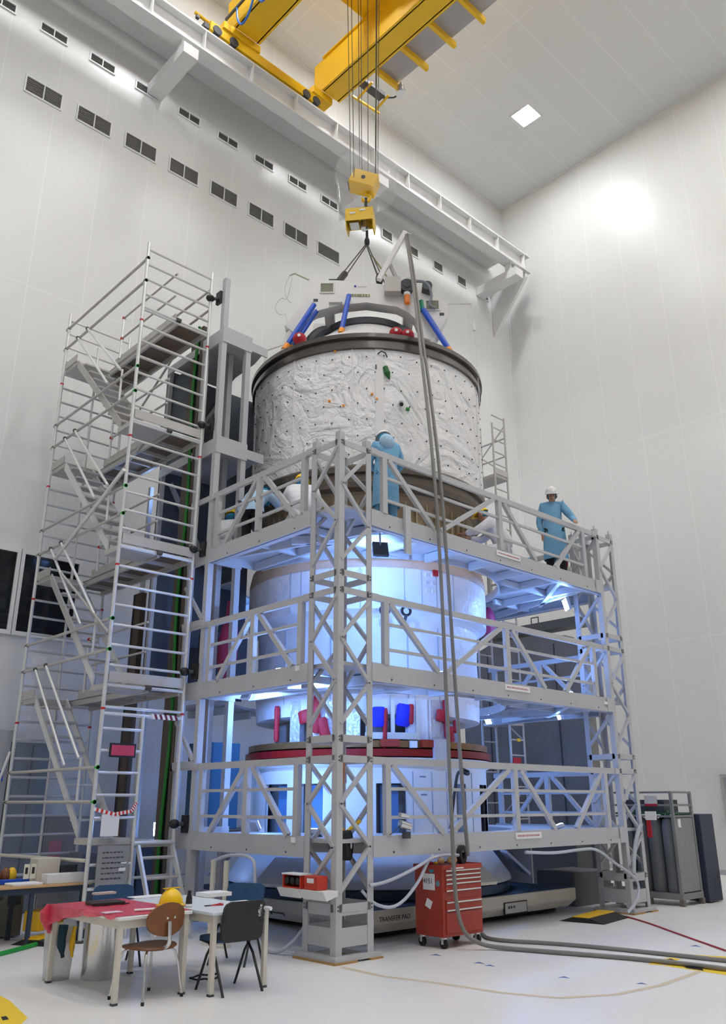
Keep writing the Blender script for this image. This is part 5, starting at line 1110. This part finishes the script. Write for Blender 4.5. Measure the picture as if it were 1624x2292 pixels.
def hz(name, label, pts, r, m_, sm=2): return tag(MB().path(pts, r, 8, sm).build(name, m_, None, True), label, 'hose')
Pale = M['palehose']
hz('pale_hose', 'pale hose looping from the left platform down to the floor beside the corner tower', [(-.05, 2.5, .95), (-.05, 2.1, 1.06), (-.06, 1.55, 1.06), (-.08, 1.45, .9), (-.1, 1.42, .3), (-.1, 1.25, .03), (-.08, .9, .02), (.02, .7, .2), (.1, .6, .4)], .022, Pale)
hz('pale_hose', 'pale hose sagging from the corner tower to the beam above the tool chest', [(.5, -.03, .78), (.75, -.06, .8), (1.2, -.08, .92), (1.65, -.06, 1.07), (2.1, -.05, 1.05)], .02, Pale)
hz('pale_hose', 'second pale hose looping low between the corner tower and the beam', [(.45, .05, .72), (.62, .0, .55), (.95, -.04, .5), (1.3, -.06, .75), (1.5, -.05, 1.0), (1.6, -.05, 1.07)], .02, Pale)
hz('pale_hose', 'pale hose running under the long beam and down the right tower to the floor ramp', [(3.6, -.02, 1.03), (4.3, -.03, .99), (5.0, -.02, 1.02), (5.45, -.03, 1.02), (5.9, -.05, .78), (6.3, -.08, .62), (6.5, -.1, .45), (6.35, -.12, .2), (6.05, -.1, .06)], .022, Pale)
hz('pale_hose', 'short pale hose slanting up inside the right lattice tower', [(6.42, -.06, .6), (6.55, -.04, .95), (6.75, -.03, 1.25), (6.9, -.02, 1.35)], .035, mat('grey_sleeve', (.42, .46, .5), .5))
hz('black_hose', 'black hose dangling in front of the adapter cylinder', [onY(1036, 1722, .5), onY(1050, 1728, .5), onY(1046, 1735, .4), onY(1025, 1722, .4), onY(1018, 1760, .4), onY(1012, 1815, .4), onY(1005, 1880, .4)], .022, M['black'])
hz('red_cable', 'thin red cable running along the floor from the right ramp to the frame edge', [onZ(1385, 2048, .01), onZ(1440, 2062, .01), onZ(1530, 2095, .01), onZ(1624, 2128, .01), onZ(1760, 2175, .01)], .012, mat('dark_red_cable', (.35, .02, .03), .5))
# floor ramp right
t = thing('cable_ramp', 'yellow and black cable ramp on the floor beside the right lattice tower', 'cable ramp', (5.4, .1, 0))
d_ = V((.98, .16, 0)).normalized(); n_ = V((-d_.y, d_.x, 0)); o_ = V((4.92, .02, 0))
MB().prism([o_-n_*.36, o_-n_*.13+Z*.07, o_+n_*.13+Z*.07, o_+n_*.36], d_*1.0).build('ramp_body', M['rubber'], t)
MB().prism([o_-n_*.13+Z*.07, o_-n_*.13+Z*.083, o_+n_*.13+Z*.083, o_+n_*.13+Z*.07], d_*1.0).build('ramp_lid', M['yellow'], t)
# floor markings
tp = mat('old_tan_tape', (.62, .52, .38), .6)
q = MB(); pts = [onZ(x, y, 0) for x, y in ((765, 2165), (860, 2186), (960, 2198), (1030, 2208), (1120, 2222), (1250, 2234), (1380, 2226), (1480, 2205), (1550, 2180), (1600, 2160))]
for a, b2 in zip(pts, pts[1:]):
    dd = (b2-a).normalized(); nn = V((-dd.y, dd.x, 0))*.034; q.add([a-nn+Z*.0015, b2-nn+Z*.0015, b2+nn+Z*.0015, a+nn+Z*.0015], [(0, 1, 2, 3)])
tag(q.build('floor_tape', tp), 'worn tan tape line curving across the floor in the foreground', 'floor tape')
def flat(pxs, m_, name, par=None, z=.0016):
    q = MB(); q.add([onZ(x, y, z) for x, y in pxs], [tuple(range(len(pxs)))]); return q.build(name, m_, par)
ym = mat('yellow_floor_paint', (.85, .6, .03), .5)
tag(flat(((0, 2228), (22, 2240), (62, 2278), (40, 2300), (-60, 2330), (-60, 2200)), ym, 'floor_marking'), 'yellow floor marking at the bottom left corner', 'floor marking')
tag(flat(((2, 2276), (14, 2274), (20, 2281), (6, 2284)), M['black'], 'floor_arrow', None, .003), 'small black arrow on the yellow floor marking', 'floor marking')
t = thing('floor_marking', 'yellow and black hazard frame on the floor at the right edge', 'floor marking', onZ(1530, 2160, 0))
flat(((1448, 2158), (1500, 2143), (1524, 2147), (1476, 2160)), ym, 'yellow_band', t); flat(((1476, 2160), (1500, 2160), (1640, 2176), (1640, 2185)), ym, 'yellow_band', t); flat(((1540, 2136), (1640, 2142), (1640, 2146), (1538, 2139)), ym, 'yellow_band', t)
flat(((1478, 2152), (1500, 2145), (1512, 2150), (1490, 2157)), M['black'], 'black_band', t, .003); flat(((1530, 2163), (1570, 2168), (1575, 2173), (1535, 2167)), M['black'], 'black_band', t, .003)
bl = mat('blue_tape', (.06, .14, .42), .6)
for k, (px, py) in enumerate(((975, 2138), (1072, 2156), (1262, 2188), (1435, 2202), (1096, 2162), (1556, 2118))):
    tag(flat(((px-14, py), (px, py-3), (px+14, py+2), (px, py)), bl, 'blue_tape_mark'), ['blue tape mark on the floor nearest the tool chest', 'blue tape mark on the floor below the hoses', 'blue tape mark in the middle of the open floor', 'blue tape mark near the foot of the frame, right of the middle', 'twin of the blue tape mark below the hoses', 'faint blue tape mark near the right edge above the hazard frame'][k], 'tape mark')
# ------------------------------------------------------------ gas bottle rack and neighbours at the right
rk = thing('gas_bottle_rack', 'grey caged pallet of tall gas bottles right of the platforms', 'gas bottle rack', (8.3, .5, 0))
rg = mat('rack_grey', (.23, .23, .235), .5); x0, x1, y0, y1, zt = 7.95, 8.66, -.06, 1.15, 1.88
for (x, y) in ((x0, y0), (x1, y0), (x0, y1), (x1, y1)): MB().box(x-.025, x+.025, y-.025, y+.025, .12, zt).build('rack_post', rg, rk)
q = MB()
for z in (.14, 1.45, 1.64, zt-.02): q.box(x0-.02, x1+.02, y0-.02, y0, z, z+.035).box(x0-.02, x0, y0, y1, z, z+.035)
q.each('rack_bar', rg, rk)
MB().box(x0-.03, x1+.03, y0-.03, y1+.03, .1, .2).build('base_plate', rg, rk)
for (x, y) in ((x0, y0), (x1, y0), (x0, y1), (x1, y1), (x0, .55)): MB().box(x-.04, x+.04, y-.04, y+.04, 0, .1).build('foot', mat('pallet_wood', (.16, .14, .12), .7), rk)
for i in range(4):
    for j in range(2): MB().lathe([(0, .2), (.125, .2), (.13, .25), (.13, 1.3), (.11, 1.4), (.04, 1.46), (.03, 1.56), (0, 1.57)], (x0+.18+j*.34, y0+.19+i*.28, 0), 20).build('gas_bottle', mat('bottle_grey', (.15, .16, .17), .4), rk, True)
MB().box(x0+.03, x1-.03, y0-.012, y0-.006, .22, 1.44).build('plastic_cover', mat('grey_translucent_wrap', (.30, .31, .31), .35, alpha=.8, bump=.8, bscale=8), rk)
MB().box(x0+.12, x0+.2, y0-.03, y0-.012, 1.28, 1.42).build('paper_tag', M['paper'], rk)
MB().box(x0-.025, x0-.02, .2, .45, 1.66, 1.82).build('label_panel', M['cream'], rk); MB().box(x0-.03, x0-.025, .2, .45, 1.64, 1.68).build('red_label', M['redcover'], rk)
MB().box(x0+.03, x1-.03, y0+.02, y1-.02, 1.50, 1.53).build('green_shelf', mat('dark_green_shelf', (.01, .1, .03), .5), rk)
q = MB().box(x0+.1, x1-.1, y0+.2, y1-.2, 1.53, 1.75); q.build('manifold', M['dark'], rk)
tag(MB().box(8.78, 9.3, -.15, .25, .02, 1.5).build('equipment_cabinet', mat('navy_cabinet', (.03, .04, .07), .5), None, bevel=.01), 'dark blue equipment cabinet behind the gas bottle rack at the right edge', 'cabinet')
tag(MB().box(9.5, 10.6, -.9, -.25, 0, .5).build('low_cream_box', M['cream'], None, bevel=.01), 'low cream box at the right edge of the view', 'box')
tag(MB().box(7.0, 7.02, -.25, -.05, 1.42, 1.56).build('white_sign', M['white']), 'small white sign hanging on the right tower', 'sign'); tag(MB().box(7.0, 7.02, -.14, -.06, 1.14, 1.42).build('fire_extinguisher_sleeve', M['redcover']), 'narrow dark red tag hanging under the white sign on the right tower', 'tag')
for k, (x0, x1, y0, y1, z1) in enumerate(((6.6, 7.7, 1.2, 2.0, .55), (6.3, 7.3, 2.6, 3.4, 1.0))):
    tag(MB().box(x0, x1, y0, y1, .0, z1).build('storage_crate', mat('crate_dark_%d' % k, [(.14, .14, .14), (.10, .13, .2)][k], .6), None, bevel=.015), ['low dark grey crate on the floor inside the right tower', 'dark blue crate on the floor behind the transfer pallet'][k], 'crate')
for k, (px, py) in enumerate(((505, 1930), (545, 1925))):
    p = V((-.25, 2.15-.3*k, 0)); tag(MB().tube(p, p+Z*1.0, .035, 12).tube(p+Z*0, p+Z*.03, .1, 14).build('bollard_post', M['cream'], None), ['left', 'right'][k]+' of two cream posts standing below the left platform', 'post')
# ============================================================ people on the top platform
def person(label, base, face, pose, coat, legs_m, helmet, cap, hunch=0, coat_len=.95, hood=None, hand_m=None, scale=1.0):
    """pose: dict of joint positions in the body's own frame (x right, y forward, z up, metres)"""
    t = thing('person', label, 'person', (0, 0, 0))
    J = pose; R = Matrix.Rotation(face, 4, 'Z'); B = V(base)
    W_ = lambda p: B+R @ (V(p)*scale)
    r_ = {'pel': .12, 'sp': .11, 'ch': .11, 'nk': .055, 'hd': .085, 'tp': .075, 'kn': .065, 'an': .045, 'to': .035, 'hp': .085, 'sh': .065, 'el': .045, 'wr': .03}
    names = ['pel', 'sp', 'ch', 'nk', 'hd', 'tp', 'hpL', 'knL', 'anL', 'toL', 'hpR', 'knR', 'anR', 'toR', 'shL', 'elL', 'wrL', 'shR', 'elR', 'wrR']
    js = [(*W_(J[n]), r_[n if n in r_ else n[:2]]*scale) for n in names]
    ix = {n: i for i, n in enumerate(names)}
    E_ = [(0, 1), (1, 2), (2, 3), (3, 4), (4, 5)]+[(ix[a], ix[b_]) for a, b_ in (('pel', 'hpL'), ('hpL', 'knL'), ('knL', 'anL'), ('anL', 'toL'), ('pel', 'hpR'), ('hpR', 'knR'), ('knR', 'anR'), ('anR', 'toR'), ('ch', 'shL'), ('shL', 'elL'), ('elL', 'wrL'), ('ch', 'shR'), ('shR', 'elR'), ('elR', 'wrR'))]
    # hands: palm, four fingers, thumb
    for s in ('L', 'R'):
        w = V(J['wr'+s]); d = (w-V(J['el'+s])).normalized(); side = d.cross(V((0, 0, 1))) if abs(d.z) < .9 else V((1, 0, 0)); side = side.normalized(); dn = side.cross(d).normalized()
        if dn.z > 0: dn = -dn
        pi_ = len(js); pc = w+d*.06; js.append((*W_(pc), .032*scale)); E_.append((ix['wr'+s], pi_))
        for k, ln in ((-1.5, .055), (-.5, .065), (.5, .06), (1.5, .048)):
            a = pc+d*.035+side*(k*.019); b_ = a+d*ln*.55+dn*.01; c_ = b_+dn*ln*.5+d*.005
            i0 = len(js); js += [(*W_(a), .0095*scale), (*W_(b_), .0085*scale), (*W_(c_), .0075*scale)]; E_ += [(pi_, i0), (i0, i0+1), (i0+1, i0+2)]
        th = w+d*.035+side*(.035 if s == 'L' else -.035); i0 = len(js); js += [(*W_(th), .011*scale), (*W_(th+d*.03+dn*.015), .009*scale)]; E_ += [(pi_, i0), (i0, i0+1)]
    body = skin('body', js, E_, hand_m or M['skin'], t, 1)
    # coat or overall: torso, sleeves and skirt as cloth of their own
    cn = ['pel', 'sp', 'ch', 'nk2', 'shL', 'elL', 'cuL', 'shR', 'elR', 'cuR']; JJ = dict(J); JJ['nk2'] = V(J['ch']).lerp(V(J['nk']), .75)
    for s in 'LR': JJ['cu'+s] = V(J['el'+s]).lerp(V(J['wr'+s]), .92)
    cr_ = {'pel': (.185, .17), 'sp': (.185, .165), 'ch': (.205, .175), 'nk2': (.105, .10), 'shL': (.10, .10), 'elL': (.068, .068), 'cuL': (.05, .05)}
    cj = [(*W_(JJ[n]), *[v*scale for v in cr_.get(n, cr_.get(n[:2]+'L', (.1, .1)))]) for n in cn]
    skin('coat' if coat_len else 'overall_top', cj, [(0, 1), (1, 2), (2, 3), (2, 4), (4, 5), (5, 6), (2, 7), (7, 8), (8, 9)], coat, t, 2)
    if coat_len:
        q = MB(); rings = []; z0 = J['sp'][2]; pz = V(J['pel'])
        for f, (rx, ry) in zip((0, .3, .6, 1), ((.185, .15), (.205, .17), (.215, .18), (.225, .185))):
            z = z0+.02-coat_len*f*.8; fx = V(J['sp']).lerp(V(J['pel']), min(1, f*2))
            rings.append([W_((fx.x+rx*cos(a)*(1+.04*sin(7*a)*f), fx.y+ry*sin(a)*(1+.05*sin(5*a)*f), z)) for a in [2*pi*i/28 for i in range(28)]])
        q.loft(rings, caps=False); o = q.build('coat_skirt', coat, t, True)
    # trousers
    tn = ['pel', 'hpL', 'knL', 'cfL', 'hpR', 'knR', 'cfR']; 
    for s in 'LR': JJ['cf'+s] = V(J['kn'+s]).lerp(V(J['an'+s]), .92)
    tr_ = {'pe': .135, 'hp': .11, 'kn': .085, 'cf': .07}
    skin('trousers', [(*W_(JJ[n]), tr_[n[:2]]*scale) for n in tn], [(0, 1), (1, 2), (2, 3), (0, 4), (4, 5), (5, 6)], legs_m, t, 2)
    for s in 'LR':
        a, b_ = W_(J['an'+s]), W_(J['to'+s]); q = MB(); q.sph(a.lerp(b_, .5)+Z*.0, (.055, .055, .05), 12, 8); q.sph(b_, (.05, .05, .04), 12, 8); q.build('shoe', M['black'], t, True)
    # head: helmet, cap, face features
    hd, tp = W_(J['hd']), W_(J['tp']); up_ = (tp-hd).normalized(); fw = R.to_3x3() @ V(J.get('look', (0, 1, -.1))); fw = (fw-up_*fw.dot(up_)).normalized(); rt = fw.cross(up_).normalized()
    HR = Matrix((rt, fw, up_)).transposed()
    hc = hd+up_*.03
    MB().sph(hc+up_*.045, (.115, .135, .125), 24, 10, 0, pi*.52, HR).build('helmet', helmet, t, True)
    q = MB(); n = 24; r1 = [hc+up_*.042+HR @ V((.114*cos(a), .133*sin(a), 0)) for a in [2*pi*i/n for i in range(n)]]; r2 = [hc+up_*.03+HR @ V((.128*cos(a), (.148+(.045 if sin(a) > 0 else 0)*sin(a))*sin(a), 0)) for a in [2*pi*i/n for i in range(n)]]; r3 = [p-up_*.008 for p in r2]; r4 = [p-up_*.012 for p in r1]
    q.loft([r1, r2, r3, r4], caps=False); q.build('helmet_brim', helmet, t, True)
    if cap: MB().sph(hc-fw*.045-up_*.02, (.10, .085, .075), 18, 10, .2, pi*.95, HR).build('bouffant_cap', cap, t, True)
    q = MB(); q.sph(hc-up_*.035+fw*.088, (.012, .018, .02), 8, 6, R=HR); q.build('nose', M['skin'], t, True)
    MB().sph(hc-up_*.012+fw*.082+rt*.03, (.012, .008, .007), 8, 6, R=HR).sph(hc-up_*.012+fw*.082-rt*.03, (.012, .008, .007), 8, 6, R=HR).each('eyes', M['dark'], t, True)
    MB().sph(hc-up_*.075+fw*.078, (.025, .01, .006), 8, 6, R=HR).build('mouth', mat('lips', (.3, .1, .08), .5), t, True)
    for s in (-1, 1): MB().sph(hc-up_*.03+rt*(.09*s), (.012, .022, .03), 8, 6, R=HR).build('ear', M['skin'], t, True)
    if hood: MB().sph(W_(J['ch'])+Z*.09-fw*.10, (.13, .11, .13), 16, 10).build('hood', hood, t, True)
    return t
def stand(**k):
    p = dict(pel=(0, 0, .92), sp=(0, 0, 1.1), ch=(0, .01, 1.32), nk=(0, .03, 1.5), hd=(0, .05, 1.60), tp=(0, .055, 1.70), hpL=(-.09, 0, .86), knL=(-.11, .02, .47), anL=(-.12, 0, .09), toL=(-.13, .14, .04), hpR=(.09, 0, .86), knR=(.11, .02, .47), anR=(.12, 0, .09), toR=(.13, .14, .04), shL=(-.18, 0, 1.42), elL=(-.25, -.02, 1.15), wrL=(-.24, .1, .92), shR=(.18, 0, 1.42), elR=(.25, -.02, 1.15), wrR=(.24, .1, .92)); p.update(k); return p
DZ = 5.30+.215
# facing angle: 0 looks along +Y
person('person in light blue coat and white helmet, seen from behind, near the corner tower', (1.30, .42, DZ), radians(-30), stand(wrL=(-.1, .34, 1.12), elL=(-.27, .1, 1.15), wrR=(.28, .36, 1.14), elR=(.30, .1, 1.16), hd=(0, .1, 1.57), tp=(0, .15, 1.66), look=(0, 1, -.4)), M['lightblue'], M['lightblue'], M['helmw'], M['bluecap'], hood=M['paleblue'], scale=.92)
person('person in blue coat and white helmet looking down, one hand on the right end rail', (5.63, .40, DZ), radians(128), stand(wrL=(-.40, .48, 1.00), elL=(-.36, .16, 1.12), shL=(-.19, .03, 1.42), wrR=(.2, -.04, .86), elR=(.26, -.08, 1.12), hd=(0, .12, 1.58), tp=(0, .14, 1.68), look=(.2, 1, -.7)) if 0 else stand(wrL=(-.36, .34, 1.00), elL=(-.36, .06, 1.14), wrR=(.22, .02, .86), elR=(.26, -.08, 1.12), hd=(0, .12, 1.57), tp=(0, .15, 1.665), look=(0, 1, -.7)), M['lightblue'], M['trouser'], M['helmw'], M['bluecap'], scale=.98)
kneel = dict(pel=(0, -.05, .30), sp=(0, .0, .46), ch=(0, .14, .66), nk=(0, .24, .80), hd=(0, .30, .88), tp=(0, .34, .97), hpL=(-.11, -.02, .26), knL=(-.16, .34, .30), anL=(-.14, .12, .07), toL=(-.14, .26, .04), hpR=(.11, -.02, .26), knR=(.16, .34, .30), anR=(.14, .12, .07), toR=(.14, .26, .04), shL=(-.18, .14, .72), elL=(-.26, .36, .56), wrL=(-.14, .56, .58), shR=(.18, .14, .72), elR=(.26, .36, .56), wrR=(.14, .56, .58), look=(0, 1, -.3))
person('crouching person in white overalls and yellow helmet just left of the corner tower', (.62, 1.55, DZ), radians(-35), kneel, M['whitecloth'], M['whitecloth'], M['helmy'], M['bluecap'], coat_len=0, scale=1.08)
person('crouching person in white overalls and yellow helmet behind the long right rail', (4.35, .62, DZ), radians(30), kneel, M['whitecloth'], M['whitecloth'], M['helmy'], M['bluecap'], coat_len=0, scale=1.12)
person('small kneeling person in white and yellow helmet at the far left rail end', (.42, 3.35, DZ), radians(-60), kneel, M['whitecloth'], M['whitecloth'], M['helmy'], M['bluecap'], coat_len=0, scale=.85)
person('person in pale blue clothes and cap bending forward at the left of the top platform', (.62, 2.85, DZ), radians(-60), stand(pel=(0, -.1, .80), sp=(0, .02, .93), ch=(0, .2, 1.05), nk=(0, .34, 1.12), hd=(0, .42, 1.16), tp=(0, .5, 1.2), shL=(-.18, .2, 1.08), shR=(.18, .2, 1.08), hpL=(-.09, -.1, .76), hpR=(.09, -.1, .76), wrL=(-.12, .75, 1.12), elL=(-.22, .48, 1.05), wrR=(.12, .75, 1.0), elR=(.25, .48, .96), look=(0, 1, -.6)), M['paleblue'], M['trouser'], M['bluecap'], M['bluecap'], coat_len=.35)
tag(MB().obox((4.98, .5, DZ+.14), X*.10, Y*.08, Z*.14).build('blue_bag', M['lightblue'], None, bevel=.02), 'small blue and white bag behind the rail, right of the crouching person', 'bag')
t = thing('tool_trolley', 'pale bucket and tools behind the rail next to the standing person on the right', 'bucket', (6.05, .5, DZ)); MB().lathe([(0, 0), (.1, 0), (.12, .3), (.11, .31)], (6.08, .52, DZ), 16).build('bucket', M['cream'], t, True); MB().tube((6.05, .5, DZ), (6.1, .45, DZ+.65), .02, 8).build('handle', M['redcover'], t, True)
# bundles near the vehicle seen through the rails
tag(MB().path([(.55, 3.3, 3.4), (.6, 3.35, 4.0), (.62, 3.3, 4.8)], [.10, .16, .09], 12, 1).build('red_bag', mat('dark_pink_bag', (.3, .02, .08), .5, bump=.5), None, True), 'dark pink plastic bag hanging left of the lower module on the middle level', 'bag')
tag(MB().sph((5.85, 2.2, 5.0), (.14, .14, .33), 16, 12).build('pink_bag', mat('dark_pink_bag', (.3, .02, .08), .5, bump=.5), None, True), 'pinkish bag hanging right of the lower module under the top platform', 'bag')
tag(MB().box(.80, .83, .75, .97, 1.95, 2.21).build('pink_cloth', mat('pink_cloth', (.55, .03, .16), .7)), 'bright pink cloth hanging by the corner tower on the lowest level', 'cloth')
for k, (x, y, z0, h, m_, lab) in enumerate(((1.0, 3.6, 3.42, 1.0, (.035, .04, .05), 'tall dark cabinet on the middle platform left of the module'), (.95, 3.6, 1.32, 1.3, (.03, .10, .17), 'dark blue cabinet on the lowest platform left of the adapter'))):
    tag(MB().box(x-.3, x+.3, y+.2, y+.8, z0, z0+h).build('dark_cabinet', mat('dark_cab_%d' % k, m_, .6), None, bevel=.01), lab, 'cabinet')
for k, ta in enumerate((.12, .27)):
    p = pol(ta, 2.3, 4.56); t = thing('round_bracket', ['left', 'right'][k]+' of two black round brackets on the shoulder of the lower module', 'bracket', p, 'black round brackets'); d_ = V((cos(t0+ta), sin(t0+ta), 0)); s_ = V((-sin(t0+ta), cos(t0+ta), 0))
    q = MB(); q.path([p+(s_*cos(a)+Z*sin(a))*.07 for a in [2*pi*i/16 for i in range(17)]], .022, 8); q.build('ring', M['black'], t, True); MB().bar(p-Z*.07, p-Z*.14-d_*.1, .04).build('stem', M['dark'], t)
patch(974, 1283, 2.19, .045, .05, M['redcover'], 'red_tag', lo_)
# ============================================================ world, light level, view
w = bpy.data.worlds.new('world'); bpy.context.scene.world = w; w.use_nodes = True
w.node_tree.nodes['Background'].inputs[0].default_value = (1, 1, 1, 1); w.node_tree.nodes['Background'].inputs[1].default_value = .05
LAMP.inputs['Emission Strength'].default_value = 162
vs = bpy.context.scene.view_settings
vs.view_transform = 'Standard'; vs.look = 'None'; vs.exposure = 0; vs.gamma = 1; vs.use_curve_mapping = False
